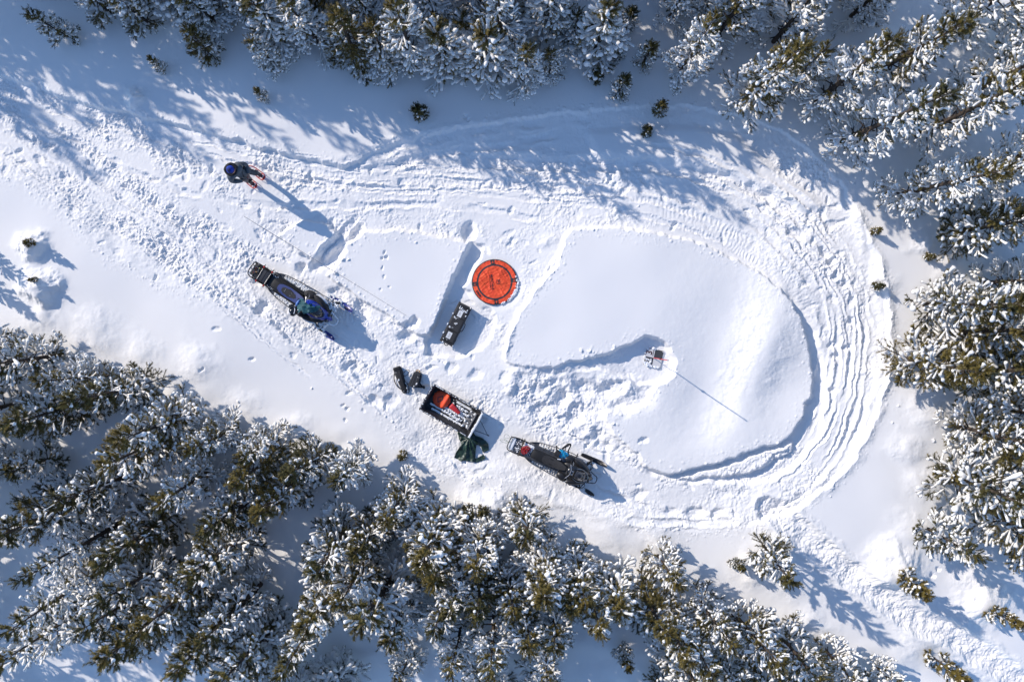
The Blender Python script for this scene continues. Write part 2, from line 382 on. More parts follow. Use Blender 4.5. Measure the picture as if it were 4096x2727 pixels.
# individual boot holes, trenches and animal prints (photo pixels)
HOLES = [(1422,923,.15,-.14,2.0,.9),(1329,1025,.17,-.13,2.2,.75),(1261,1055,.20,-.17,1.5,.75),(1193,1072,.14,-.16,1.3,1.2),(1445,1240,.15,-.10,2.2,-1.2),
 (1345,1175,.18,-.09,1.7,-.6),(1655,1285,.14,-.14,1.3,.4),(1625,1300,.12,-.12,1.2,0),(1620,1340,.2,-.14,1.4,.2),(1875,925,.22,-.2,1.3,1.3),(1045,1225,.16,-.12,1.5,.9),
 (1020,1120,.12,-.08,1.4,0),(1500,1600,.2,-.12,1.4,-.4),(1440,1500,.2,-.1,1.6,-.5),(1400,1470,.18,-.1,1.4,0),(1565,1600,.2,-.1,1.3,.5),(186,571,.08,-.08,1.3,0),(331,652,.08,-.08,1.3,0),
 (478,737,.08,-.08,1.2,0),(603,815,.08,-.08,1.2,0),(673,824,.07,-.07,1.2,0),(60,600,.1,-.07,1.3,.6),(140,640,.12,-.07,1.4,-.5),(240,700,.1,-.06,1.3,0),
 (3190,930,.2,-.12,1.6,-.3),(3300,1010,.12,-.1,1.5,-1),(3330,1045,.1,-.1,1.3,0),(3385,1140,.1,-.1,1.2,0),(3350,1100,.1,-.08,1.5,1),(3410,1205,.1,-.1,1.6,1.2),(3405,1280,.09,-.09,1.6,1.2),
 (3340,1375,.12,-.09,1.2,.4),(3355,1425,.1,-.09,1.4,0),(3395,1390,.1,-.08,1.5,.6),(3348,1560,.11,-.1,1.3,0),(3340,1610,.08,-.08,1.3,1),(2350,1560,.25,-.16,1.7,.3),(2250,1600,.22,-.14,1.4,.8),
 (2450,1560,.24,-.15,1.8,.2),(2300,1660,.25,-.14,1.5,1.0),(2490,1625,.2,-.12,2.0,-.1),(2160,1640,.2,-.12,1.5,.3),(2400,1745,.16,-.12,1.2,.4),(2420,1780,.14,-.12,1.6,-.5),(2150,1560,.2,-.1,1.5,.3),
 (2570,1760,.1,-.08,2,.4),(2790,2050,.14,-.11,2.6,0.1),(2880,2052,.13,-.10,1.8,.1),(2690,2050,.12,-.08,1.6,0),(2560,1980,.14,-.08,2,.3),(1700,1560,.2,-.1,1.3,0),(1800,1470,.15,-.07,1.4,.8),(1900,1500,.15,-.07,1.7,.4),
 (1560,1150,.04,-.03,1.2,0),(1533,1008,.035,-.05,2,1.3),(1523,1030,.05,-.06,1.2,.6),(1544,1030,.05,-.06,1.2,-.6),(1530,1075,.04,-.03,1.5,1.4),(1533,1110,.04,-.03,1.5,1.4),(1527,1160,.04,-.03,1.5,1.4),
 (1395,1570,.07,-.05,1.6,.3),(1372,1625,.06,-.05,1.4,.4),(1390,1640,.06,-.05,1.4,.4),(1378,1680,.05,-.04,1.4,.4),(1450,1640,.05,-.03,1.3,0),(870,1310,.08,-.04,1.2,0),(1010,1440,.08,-.05,1.2,0),(1175,1420,.08,-.04,1.2,.5),(813,1482,.07,-.05,1.2,.5),
 (3730,2300,.09,-.08,1.2,.5),(3755,2270,.07,-.06,1.2,.5),(1860,470,.06,-.04,1.5,.5),(1870,483,.05,-.04,1.5,.5),(1960,380,.05,-.04,1.2,0),(150,330,.12,-.08,1.3,0),(165,352,.14,-.1,1.3,0),(1050,395,.1,-.05,1.2,.4)]
for a in HOLES: blob(*a[:4], a[4], a[5], 2.2)
# the shovelled slot beside the first boot holes
groove([(1444,850),(1392,903),(1342,950),(1303,985),(1268,1030)], .11, .17, 0.3, fn=P)
# more trampling: random boot prints through the packed area
for k in range(430):
    u = rnd.uniform(0, 3600); v = rnd.uniform(560, 2080)
    x, y = P(u, v); i = np.searchsorted(ay, y); j = np.searchsorted(ax, x)
    if Mt[i, j] > 0.9 and isl_s[i, j] < .2 and shade_branch[i, j] < .3:
        blob(u, v, rnd.uniform(.05, .11), -rnd.uniform(.02, .06), rnd.uniform(1.3, 2.6), rnd.uniform(-1.5, 1.5), 2.6)
# loose chunks thrown on the untouched snow
for (u, v, r) in [(742,1113,.06),(820,1152,.05),(955,1265,.03),(1660,975,.03),(1340,1082,.06),(1395,1046,.04),(1372,1043,.05),(2330,1405,.04),(2351,1408,.04),(2448,1690,.04),(3565,1690,.03),(3480,1690,.03),(3727,1760,.04),(3590,1620,.03),(3308,1985,.03),(2556,820,.03),(3760,1640,.03),(950,1610,.04),(1250,1545,.03)]:
    blob(u, v, r, r * 1.1, 1.2, .4, 1.5)
# flat beds where gear lies
def bed(u, v, r, h=None, soft=0.25):
    global z
    cx, cy = P(u, v); rr = r * 2
    i0, i1 = np.searchsorted(ay, [cy - rr, cy + rr]); j0, j1 = np.searchsorted(ax, [cx - rr, cx + rr])
    d = np.hypot(GX[i0:i1, j0:j1] - cx, GY[i0:i1, j0:j1] - cy)
    w = np.clip((r * (1 + soft) - d) / (r * soft), 0, 1)
    s = z[i0:i1, j0:j1]; lvl = float((s * w).sum() / w.sum()) if h is None else h
    z[i0:i1, j0:j1] = s * (1 - w) + w * (lvl + 0.12 * (s - lvl))
    return lvl
def zat(x, y):
    i = int(np.clip(np.searchsorted(ay, y) - 1, 0, NY - 2)); j = int(np.clip(np.searchsorted(ax, x) - 1, 0, NX - 2))
    tx = (x - ax[j]) / (ax[j + 1] - ax[j]); ty = (y - ay[i]) / (ay[i + 1] - ay[i])
    return float((z[i, j] * (1 - tx) + z[i, j + 1] * tx) * (1 - ty) + (z[i + 1, j] * (1 - tx) + z[i + 1, j + 1] * tx) * ty)
PAD_UV = (1978.5, 1128.6)
PAD_Z = bed(*PAD_UV, 0.80)
BOARD_Z = bed(2612, 1430, 0.34)
CASE_Z = bed(1822, 1297, 0.55)

def snow_material():
    m = bpy.data.materials.new('snow_ground'); m.use_nodes = True
    n = m.node_tree.nodes; l = m.node_tree.links; b = n['Principled BSDF']
    b.inputs['Base Color'].default_value = (0.87, 0.86, 0.85, 1)
    b.inputs['Roughness'].default_value = 0.75
    b.inputs['Specular IOR Level'].default_value = 0.25
    tc = n.new('ShaderNodeTexCoord')
    nb = n.new('ShaderNodeTexNoise'); nb.inputs['Scale'].default_value = 26; nb.inputs['Detail'].default_value = 6; nb.inputs['Roughness'].default_value = 0.6
    at = n.new('ShaderNodeAttribute'); at.attribute_name = 'trodden'
    l.new(tc.outputs['Object'], nb.inputs['Vector'])
    mp = n.new('ShaderNodeMapRange'); mp.inputs['To Min'].default_value = 0.05; mp.inputs['To Max'].default_value = 0.7
    l.new(at.outputs['Fac'], mp.inputs['Value'])
    bp = n.new('ShaderNodeBump'); bp.inputs['Distance'].default_value = 0.02
    l.new(mp.outputs['Result'], bp.inputs['Strength'])
    l.new(nb.outputs['Fac'], bp.inputs['Height']); l.new(bp.outputs['Normal'], b.inputs['Normal'])
    return m
SNOW = snow_material()
idx = np.arange(NX * NY, dtype=np.int32).reshape(NY, NX)
faces = np.stack([idx[:-1, :-1], idx[:-1, 1:], idx[1:, 1:], idx[1:, :-1]], -1).reshape(-1, 4)
gme = np_mesh('ground', np.stack([GX, GY, z], -1).reshape(-1, 3), faces)
tr = gme.attributes.new('trodden', 'FLOAT', 'POINT')
tr.data.foreach_set('value', np.clip(amp + chaos + fringe * .4, 0, 1).astype(np.float32).ravel())
gme.materials.append(SNOW)
ground = bpy.data.objects.new('ground', gme); COL.objects.link(ground)
ground['kind'] = 'structure'
# ================================================================ trees
def needle_material():
    m = bpy.data.materials.new('pine_needles'); m.use_nodes = True
    n = m.node_tree.nodes; l = m.node_tree.links; b = n['Principled BSDF']
    b.inputs['Roughness'].default_value = 0.6; b.inputs['Specular IOR Level'].default_value = 0.25
    tc = n.new('ShaderNodeTexCoord'); nz = n.new('ShaderNodeTexNoise'); nz.inputs['Scale'].default_value = 2.2; nz.inputs['Detail'].default_value = 3
    oi = n.new('ShaderNodeObjectInfo'); ad = n.new('ShaderNodeMath'); ad.operation = 'MULTIPLY_ADD'
    ad.inputs[1].default_value = 0.35; l.new(oi.outputs['Random'], ad.inputs[0]); l.new(nz.outputs['Fac'], ad.inputs[2])
    l.new(tc.outputs['Object'], nz.inputs['Vector'])
    cr = n.new('ShaderNodeValToRGB')
    e = cr.color_ramp.elements; e[0].position = 0.38; e[1].position = 0.82
    e[0].color = (0.045, 0.047, 0.019, 1); e[1].color = (0.165, 0.126, 0.034, 1)
    x = e.new(0.58); x.color = (0.098, 0.085, 0.027, 1)
    l.new(ad.outputs[0], cr.inputs['Fac']); l.new(cr.outputs['Color'], b.inputs['Base Color'])
    return m
NEEDLE = needle_material()
BARK = mat('pine_bark', (0.07, 0.055, 0.045), 0.9, spec=0.2, var=0.4, scale=20)
SNOWT = mat('branch_snow', (0.87, 0.865, 0.85), 0.75, spec=0.2, bump=0.25, bscale=25)

def tubes(P0, P1, r0, K_t, K_r, S=6, squash=1.0, lift=0.0, rg=None, jit=0.0, bend=None):
    """batch of lumpy tubes. P0,P1 (n,3); returns verts, quads"""
    n = len(P0); K = len(K_t)
    t = np.array(K_t)[None, :, None]
    ctr = P0[:, None, :] * (1 - t) + P1[:, None, :] * t
    if bend is not None: ctr[..., 2] += (bend[:, None] * (np.array(K_t) ** 2)[None, :])
    ax_ = P1 - P0; L = np.linalg.norm(ax_, axis=1, keepdims=True) + 1e-9; ax_ = ax_ / L
    up = np.array([0, 0, 1.0]); side = np.cross(ax_, up); sl = np.linalg.norm(side, axis=1, keepdims=True)
    side = np.where(sl > 0.05, side / (sl + 1e-9), np.array([1.0, 0, 0]))
    nrm = np.cross(side, ax_)
    rr = r0[:, None] * np.array(K_r)[None, :]
    if jit and rg is not None: rr = rr * (1 + jit * (rg.random(rr.shape) * 2 - 1))
    ctr[..., 2] += lift * rr
    a = np.arange(S) * 2 * pi / S
    V = ctr[:, :, None, :] + rr[:, :, None, None] * (np.cos(a)[None, None, :, None] * side[:, None, None, :] + squash * np.sin(a)[None, None, :, None] * nrm[:, None, None, :])
    V = V.reshape(-1, 3)
    k = np.arange(K - 1)[:, None]; s = np.arange(S)[None, :]
    q = np.stack([k * S + s, k * S + (s + 1) % S, (k + 1) * S + (s + 1) % S, (k + 1) * S + s], -1).reshape(-1, 4)
    F = (q[None] + (np.arange(n) * K * S)[:, None, None]).reshape(-1, 4)
    return V, F
def needles(P0, P1, m, rg, ln=0.058, wd=0.013):
    n = len(P0); t = rg.random((n, m, 1)) ** 0.8
    base = P0[:, None] * (1 - t) + P1[:, None] * t
    ax_ = P1 - P0; ax_ /= np.linalg.norm(ax_, axis=1, keepdims=True) + 1e-9
    rv = rg.normal(size=(n, m, 3)); rv -= (rv * ax_[:, None]).sum(-1, keepdims=True) * ax_[:, None]
    rv /= np.linalg.norm(rv, axis=-1, keepdims=True) + 1e-9
    L = ln * (0.7 + 0.6 * rg.random((n, m, 1)))
    tip = base + L * (0.6 * ax_[:, None] + 0.8 * rv)
    w = np.cross(rv, ax_[:, None]) * wd * 0.5
    V = np.stack([base - w, base + w, tip], 2).reshape(-1, 3)
    F = np.arange(len(V)).reshape(-1, 3)
    return V, F

def build_tree(seed, H, Rad, snow=0.8, dens=1.0, name='pine_tree'):
    rg = np.random.default_rng(seed)
    limb0, limb1, limbr = [], [], []
    tw0, tw1, twt = [], [], []
    twb, lbb = [], []
    lean = rg.normal(size=2) * 0.02 * H
    def trunk_at(t): return np.array([lean[0] * t * t, lean[1] * t * t, H * t])
    nb = int((14 + 10.5 * H) * dens)
    for i in range(nb):
        t = 0.06 + 0.92 * ((i + rg.random() * 0.8) / nb) ** 1.05
        az = i * 2.399 + rg.normal() * 0.35
        L = Rad * (0.10 + 0.95 * (1 - t) ** 0.75) * (0.62 + 0.5 * rg.random())
        pitch = -0.12 + 0.75 * t ** 1.5 + rg.normal() * 0.12
        d = np.array([math.cos(az) * math.cos(pitch), math.sin(az) * math.cos(pitch), math.sin(pitch)])
        a = trunk_at(t)
        nseg = 3
        pts = [a]
        dd = d.copy()
        for k in range(nseg):
            dd = dd + np.array([0, 0, 0.10]) + rg.normal(size=3) * 0.10; dd /= np.linalg.norm(dd)
            pts.append(pts[-1] + dd * L / nseg)
        for k in range(nseg):
            limb0.append(pts[k]); limb1.append(pts[k + 1]); limbr.append(0.018 * (0.4 + L) * (1 - k / 4))
        # shoots along the branch
        nsh = max(3, int(L / 0.115 * dens))
        for s in range(nsh):
            f = 0.22 + 0.78 * (s + rg.random() * 0.5) / nsh
            f = min(f, 0.999); k = int(f * nseg); ff = f * nseg - k
            b = pts[k] * (1 - ff) + pts[k + 1] * ff
            dr = pts[k + 1] - pts[k]; dr /= np.linalg.norm(dr)
            sd = np.cross(dr, [0, 0, 1.0]); sd /= np.linalg.norm(sd) + 1e-9
            sgn = 1 if s % 2 else -1
            ang = 0.62 + rg.normal() * 0.18
            v = dr * math.cos(ang) + sd * sgn * math.sin(ang) + np.array([0, 0, 0.28 + rg.normal() * 0.16]); v /= np.linalg.norm(v)
            l = 0.15 + 0.45 * L * (1 - f) + 0.12 * rg.random()
            l = min(l, 0.60) * (0.75 if H < 2 else 1)
            e = b + v * l
            tw0.append(b); tw1.append(e); twt.append(t)
            if l > 0.34 and rg.random() < .7:                                   # forked side twig
                for q in (-1, 1):
                    vv = v + np.cross(v, [0, 0, 1.0]) * q * 0.75 + np.array([0, 0, 0.15]); vv /= np.linalg.norm(vv)
                    bb = b + v * l * 0.45
                    tw0.append(bb); tw1.append(bb + vv * l * 0.5); twt.append(t)
        tw0.append(pts[-1] - dd * 0.08); tw1.append(pts[-1] + dd * 0.09 + np.array([0, 0, 0.03])); twt.append(t)
        tw0.append(pts[1]); tw1.append(pts[2]); twt.append(t)
        tw0.append(pts[2]); tw1.append(pts[3]); twt.append(t)
        twb += [i] * (len(tw0) - len(twb)); lbb += [i] * (len(limb0) - len(lbb))
    tip = trunk_at(1.0)
    tw0.append(trunk_at(0.93)); tw1.append(tip + np.array([0, 0, 0.10])); twt.append(1.0)
    twb += [0] * (len(tw0) - len(twb))
    P0 = np.array(tw0); P1 = np.array(tw1); T = np.array(twt)
    brand = rg.random(nb); TB = np.array(twb); LBB = np.array(lbb)
    n = len(P0)
    # trunk with limbs
    zt = np.linspace(0, 1, 8)
    tp0 = np.array([trunk_at(a) for a in zt[:-1]]) - [0, 0, 0.15]; tp1 = np.array([trunk_at(a) for a in zt[1:]]) - [0, 0, 0.15]
    Vs, Fs, o = [], [], 0
    r_base = 0.012 + 0.016 * H
    for k in range(7):
        V, F = tubes(tp0[k:k + 1], tp1[k:k + 1], np.array([1.0]), [0, 1], [r_base * (1 - zt[k]) + .006, r_base * (1 - zt[k + 1]) + .006], S=8)
        Vs.append(V); Fs.append(F + o); o += len(V)
    V, F = tubes(np.array(limb0), np.array(limb1), np.array(limbr), [0, 1], [1, 0.7], S=5)
    Vs.append(V); Fs.append(F + o)
    trunk_me = np_mesh(name + '_trunk', np.vstack(Vs), np.vstack(Fs)); trunk_me.materials.append(BARK)
    V, F = needles(P0, P1, int(56 if H > 2 else 56), rg, .068, .016)
    crown_me = np_mesh(name + '_crown', V, F, smooth=False); crown_me.materials.append(NEEDLE)
    # snow: sausages on the twigs; less of it towards the sunny leader
    lee = 0.66 * rg.random(n) + 0.34 * brand[TB]
    clump = np.sin(P0[:, 0] * 3.1 + seed) * np.sin(P0[:, 1] * 2.7 + seed * 2) * np.sin(P0[:, 2] * 2.3 + 1)
    keep = lee < snow * np.interp(T, [0, .45, .72, .85, 1], [.90, .84, .64, .30, .12]) + 0.20 * clump * (T < .8)
    A, B = P0[keep], P1[keep]; k = len(A)
    s0 = rg.random((k, 1)) * 0.15; A = A + (B - A) * s0
    r = (0.019 + 0.019 * rg.random(k) + 0.008 * (1 - T[keep])) * (0.8 if H < 2 else 1)
    big = rg.random(k) < 0.10; r = r * np.where(big, 1.55, 1.0)
    V, F = tubes(A, B, r, [-0.12, -0.03, 0.3, 0.62, 0.95, 1.08, 1.13], [0.05, 0.55, 0.75, 0.80, 1.20, 0.85, 0.05], S=7, squash=0.85, lift=0.75, rg=rg, jit=0.30, bend=-0.03 + 0.06 * rg.random(k))
    LA, LB, LR = np.array(limb0), np.array(limb1), np.array(limbr)
    lk = (0.3 * rg.random(len(LA)) + 0.7 * brand[LBB] < snow * .85) & (LA[:, 2] < H * .78) & (np.hypot(LA[:, 0], LA[:, 1]) > .12)
    V2, F2 = tubes(LA[lk], LB[lk], 0.026 + 0.018 * rg.random(lk.sum()), [-.05, .05, .3, .6, .9, 1.05, 1.1], [.05, .7, 1, .8, 1.1, .7, .05], S=7, squash=.8, lift=1.0, rg=rg, jit=.3)
    F = np.vstack([F, F2 + len(V)]); V = np.vstack([V, V2])
    snow_me = np_mesh(name + '_snow', V, F); snow_me.materials.append(SNOWT)
    return (trunk_me, crown_me, snow_me, H)

PROTO = {
 'sap':  [build_tree(11, 1.0, .34, .45, 1.15), build_tree(12, 1.3, .38, .75, 1.1), build_tree(13, 0.7, .30, .35, 1.3)],
 'mid':  [build_tree(21, 2.5, .75, .62, 1.0), build_tree(22, 2.8, .80, .85, 1.0), build_tree(23, 2.3, .66, .90, .95), build_tree(24, 2.6, .80, .38, 1.1)],
 'big':  [build_tree(31, 4.0, 1.05, .72, .95), build_tree(32, 4.2, 1.00, .88, .92), build_tree(33, 3.8, .95, .45, 1.05), build_tree(34, 4.0, 1.12, .85, .85), build_tree(35, 4.1, 1.15, .60, .8)],
 'tall': [build_tree(41, 5.6, 1.12, .78, .80), build_tree(42, 6.0, 1.15, .88, .75), build_tree(43, 5.4, 1.05, .62, .85)],
}
KIND_VARIANTS = {'green': {'sap': [0, 2], 'mid': [0, 3], 'big': [2, 4], 'tall': [2]}, 'snowy': {'sap': [1], 'mid': [1, 2], 'big': [1, 3], 'tall': [1, 0]}, 'mixed': {'sap': [0, 1], 'mid': [0, 1], 'big': [0, 0, 2, 3, 4], 'tall': [0, 2]}}
tr_rnd = random.Random(5)
TREES = []
_protos_used = {}
def plant(bx, by, h, label, group=None, look='mixed', cat='tree', name='pine_tree', sink=0.0):
    """bx,by: base in 2355-wide pixels"""
    c = 'sap' if h < 1.7 else 'mid' if h < 3.25 else 'big' if h < 4.9 else 'tall'
    v = tr_rnd.choice(KIND_VARIANTS[look][c])
    if c == 'sap': v = (0 if look == 'green' else 1) if h > .85 else 2
    tm, cm, sm, H0 = PROTO[c][v]
    x, y = PD(bx, by); gz = zat(x, y)
    e = bpy.data.objects.new(name, None); COL.objects.link(e)
    s = h / H0; w = s * tr_rnd.uniform(0.84, 1.16) * (.74 if c == 'sap' else 1)
    e.location = (x, y, gz - sink); e.rotation_euler = (tr_rnd.gauss(0, .035), tr_rnd.gauss(0, .035), tr_rnd.uniform(0, 6.28)); e.scale = (w, w, s)
    e.empty_display_size = 0.3
    e['label'] = label; e['category'] = cat
    if group: e['group'] = group
    key = (c, v)
    if key not in _protos_used:
        parts = []
        for nm, me in (('trunk', tm), ('crown', cm), ('branch_snow', sm)):
            o = bpy.data.objects.new(nm, me); parts.append(o)
        _protos_used[key] = parts
        for o in parts: COL.objects.link(o); o.parent = e
    else:
        for o in _protos_used[key]:
            q = o.copy(); COL.objects.link(q); q.parent = e
    TREES.append(e)
    return e
def tip(tx, ty, h):
    """base of a tree whose top is seen at tx,ty"""
    x, y = PD(tx, ty, h)
    # back to pixels on the ground plane
    k = 1.0
    v = Vector((x, y, -CAM_H)); th = TILT
    cy = (v.y * cos(th) + v.z * sin(th)); cz = (-v.y * sin(th) + v.z * cos(th)); cxx = v.x
    return ((2048 + FPX * cxx / -cz) / DK, (1363.5 - FPX * cy / -cz) / DK)
ORD = ['first','second','third','fourth','fifth','sixth','seventh','eighth','ninth','tenth','eleventh','twelfth','thirteenth','fourteenth','fifteenth','sixteenth','seventeenth','eighteenth','nineteenth','twentieth','twenty-first','twenty-second','twenty-third','twenty-fourth','twenty-fifth','twenty-sixth','twenty-seventh','twenty-eighth']
def row(lst, stand, which, group, look='mixed', axis_=0, tips=False):
    q = []
    for a in lst:
        b = a[:2] if not tips else tip(*a[:3])
        q.append((b[0], b[1], a[2], a[3] if len(a) > 3 else look))
    q.sort(key=lambda a: a[axis_])
    for i, a in enumerate(q):
        desc = {'mixed': 'snow-laden pine', 'green': 'olive green pine', 'snowy': 'heavily snowed pine'}[a[3]]
        if a[2] < 1.7: desc = 'small ' + desc
        plant(a[0], a[1], a[2], f"{desc}, {ORD[i]} from the {'left' if axis_ == 0 else 'top'} in the {which} of the {stand}", group, a[3])
G1 = 'pines of the stand below the clearing'
row([(35,785,4.4),(30,930,4.4),(40,1060,3.4),(150,815,4.2),(250,862,3.4),(345,885,4.2,'green'),(450,950,4.0),(545,985,3.5),(640,1010,3.3),(740,1045,3.7,'green'),(830,1055,3.2),
     (935,1130,3.6),(1010,1190,4.2),(1108,1215,3.8),(1207,1183,2.7,'green'),(1235,1265,3.7),(1320,1285,3.5),(1400,1325,3.2),(1600,1372,3.6),
     (1690,1412,4.0,'green'),(1790,1455,3.4,'green'),(1895,1490,3.0),(2010,1525,2.6)], 'lower stand', 'front row', G1)
row([(110,1168,4,'green'),(240,1055,4,'green'),(200,1292,4.5),(467,1232,3.8),(433,1338,4),(533,1102,3.5),(597,1158,3.5),(717,1318,4.2,'green'),(985,1345,3.5),
     (1045,1412,4),(1105,1425,4,'green'),(1265,1405,4),(1310,1420,3.6,'green'),(838,1472,4.5,'snowy'),(895,1490,3.5,'snowy'),(997,1478,3.8),(1382,1455,4),(1532,1478,3.6),(0,960,4.0),(350,1150,3.8),(1170,1420,3.6),(1590,1520,3.8),(780,1390,4.0,'green'),(812,1292,3.6)],
    'lower stand', 'second row', G1, tips=True)
row([(233,1528,4.5,'green'),(190,1470,4.2,'green'),(233,1400,4,'snowy'),(700,1465,4.5),(330,1440,4.5),(480,1470,4,'snowy'),(640,1560,5,'green'),
     (390,1560,4.5),(1208,1500,3.8),(1128,1560,4.2,'snowy'),(1290,1500,3.5,'snowy'),(1265,1570,3.5,'snowy'),(1650,1570,4),(1040,1570,3.8,'snowy'),(520,1590,4.5)],
    'lower stand', 'third row', G1, tips=True)
row([(600,1500,3.8),(700,1555,4),(790,1540,3.2,'snowy'),(945,1500,1.9,'snowy'),(1120,1530,3,'snowy'),(1240,1530,3.0,'snowy'),(1425,1480,1.5,'snowy'),(1560,1490,3.6),(1640,1500,3.8),(1730,1530,3.8,'green'),(1830,1560,3.5),(1530,1560,3.5),(1930,1575,3)],
    'lower stand', 'bottom row', G1)
G2 = 'pines in the lower left corner'
row([(30,1330,5),(25,1440,5,'snowy'),(-40,1240,4.5),(-20,1540,4.5,'snowy'),(15,1085,2.2)], 'lower left corner', 'clump', G2, axis_=1, tips=True)
G3 = 'pines of the stand right of the clearing'
row([(1880,232,5.0),(1935,325,5.5),(2065,450,5.0),(2185,535,4.6),(2125,700,4.0),(2085,828,4.0,'green'),(2190,975,4.0,'green'),(2175,1085,4.6,'green')], 'right stand', 'front row', G3, axis_=1)
row([(2015,165,5.0),(2110,310,5.5),(2190,420,5.2),(2270,500,5,'green'),(2260,650,3.6),(2190,765,4.6),(2255,720,4.2),(2230,850,4.6,'green'),(2275,935,4.8),(2245,1020,4.6),(2290,1090,4.8,'green'),(2265,1170,4.2,'green')], 'right stand', 'second row', G3, axis_=1)
row([(2200,225,5.6),(2310,370,5.4),(2345,640,5),(2320,790,5),(2345,890,5),(2340,1010,5),(2350,1160,4.6,'green'),(2345,1240,3.8,'green')], 'right stand', 'edge row', G3, axis_=1)
row([(2190,60,6,'snowy'),(2300,150,6,'snowy'),(2310,20,5.5,'snowy')], 'right stand', 'top corner clump', G3, axis_=0)
G4 = 'pines of the stand above the clearing'
row([(655,90,3.0,'snowy'),(735,100,3.6,'snowy'),(828,140,3.5),(890,155,2.6,'snowy'),(955,140,4.4,'snowy'),(1028,150,2.9,'snowy'),(1112,158,3.2,'snowy'),(1200,182,3.3,'snowy'),(1265,165,1.7,'snowy'),(1368,120,3.2,'snowy'),(1478,145,1.6,'snowy'),(1565,165,4.0,'snowy'),(1705,230,5.0),(1800,200,3.4,'snowy')],
    'upper stand', 'front row', G4)
row([(345,55,2.4),(500,52,2.6,'snowy'),(430,20,2.8,'snowy'),(590,40,2.6,'snowy'),(1075,110,2.2,'snowy'),(1150,105,5,'snowy'),(1262,62,3.2,'snowy'),(1320,95,1.8,'snowy'),(1440,60,1.4,'snowy'),(1650,80,4.2),(1780,95,4.0,'snowy'),(1960,35,3.6,'snowy'),(860,70,3.6),(1000,60,3.4,'snowy'),(1540,40,3.6,'snowy'),(255,30,2.2)],
    'upper stand', 'second row', G4)
row([(600,-15,4),(760,-10,4.4),(1220,-20,4.4,'snowy'),(1100,0,4.5,'snowy'),(1600,-10,4.0,'snowy'),(1830,-20,4.6),(380,-20,4,'snowy'),(480,-30,4,'snowy'),(300,-60,3.5),(120,-50,3.0)], 'upper stand', 'top row', G4)
# single trees and saplings
for a in [
 (160,86,1.9,'dark sapling standing alone in blue shade near the upper left corner','green'),
 (488,128,2.0,'narrow dark sapling above the trail, between the upper stand and a lone bush','green'),
 (378,163,1.0,'small three-armed sapling beside a round snow hollow at the upper left','snowy'),
 (640,155,2.1,'snow-dotted sapling just below the left end of the upper stand','snowy'),
 (613,228,0.95,'knee-high sapling in the dappled shade above the trail fork','snowy'),
 (967,262,0.8,'tiny snow-capped sapling left of where the old tracks climb','snowy'),
 (1370,182,0.8,'tiny white sapling below the upper stand, left of two others','snowy'),
 (1422,215,1.4,'thin snowy sapling standing in open shade right of the landing pad','snowy'),
 (1513,258,1.1,'bare green sapling at the upper bend of the loop','green'),
 (1486,303,0.6,'stubby green sapling inside the shaded bend of the loop','green'),
 (1420,138,1.0,'small white sapling in front of the upper stand','snowy'),
 (2005,533,0.45,'green sprig poking out of the bank at the right bend','green'),
 (2015,658,0.5,'green sprig with a thin shadow on the right bank of the loop','green'),
 (2128,592,0.4,'green sprig on a round snow mound at the right','green'),
 (2150,1085,1.2,'thin leaning sapling at the foot of the right stand','green'),
 (2130,1213,2.6,'isolated green pine casting a long shadow at the lower right','green'),
 (2062,1318,1.3,'sapling growing out of a snow mound beside the footpath','green'),
 (2262,1392,1.3,'thin sapling out of a snow mound near the lower right corner','green'),
 (1752,1252,2.8,'isolated green pine left of the footpath start','green'),
 (1688,1288,0.9,'small sapling between two isolated pines below the loop','green'),
 (1512,1275,2.6,'isolated rounded pine between the lower stand and the loop','green'),
 (92,563,0.42,'half buried bush poking out of the upper snow mound at the left','snowy'),
 (102,645,0.36,'half buried twig on the lower snow mound at the left','snowy'),
 (1080,1170,0.8,'half buried sapling left of the mound below the dark snowmobile','green'),
 (1112,1163,0.75,'half buried sapling on the mound below the black snowmobile','green'),
 (928,1045,0.5,'sprig sticking out of churned snow left of the green tarpaulin','green'),
 (2145,1510,1.6,'brownish sapling beside the footpath near the bottom edge','green'),
]:
    plant(a[0], a[1], a[2], a[3], None, a[4], name='pine_sapling' if a[2] < 1.7 else 'pine_tree', sink=0.05)
for a in [(-105,535,1.9),(-70,620,1.4)]:
    plant(a[0], a[1], a[2], 'snowy sapling left of the picture edge, casting branchy shadows on open snow', 'saplings past the left edge', 'snowy', name='pine_tree')
# the tall wood above the clearing, whose shadows dapple the slope
q = random.Random(9)
for yy, hh, x0, x1, stp in [(-100,5.6,-640,2050,140),(-190,6.6,-760,1900,148),(-300,7.0,-800,1500,165),(-420,7.2,-800,1300,210)]:
    x = x0
    while x < x1:
        plant(x + q.uniform(-22, 22), yy + q.uniform(-28, 28), hh * q.uniform(.82, 1.12) * (0.8 if x > 1250 else 1), 'tall snow-laden pine of the wood beyond the upper edge', 'tall pines of the wood beyond the upper edge', 'snowy')
        x += stp * q.uniform(.75, 1.25)

for yy in range(760, 1640, 78):
    plant(-95 + q.uniform(-25, 25), yy + q.uniform(-20, 20), q.uniform(4.2, 5.4), 'tall snow-laden pine beyond the left edge of the picture', 'tall pines beyond the left edge', 'mixed')
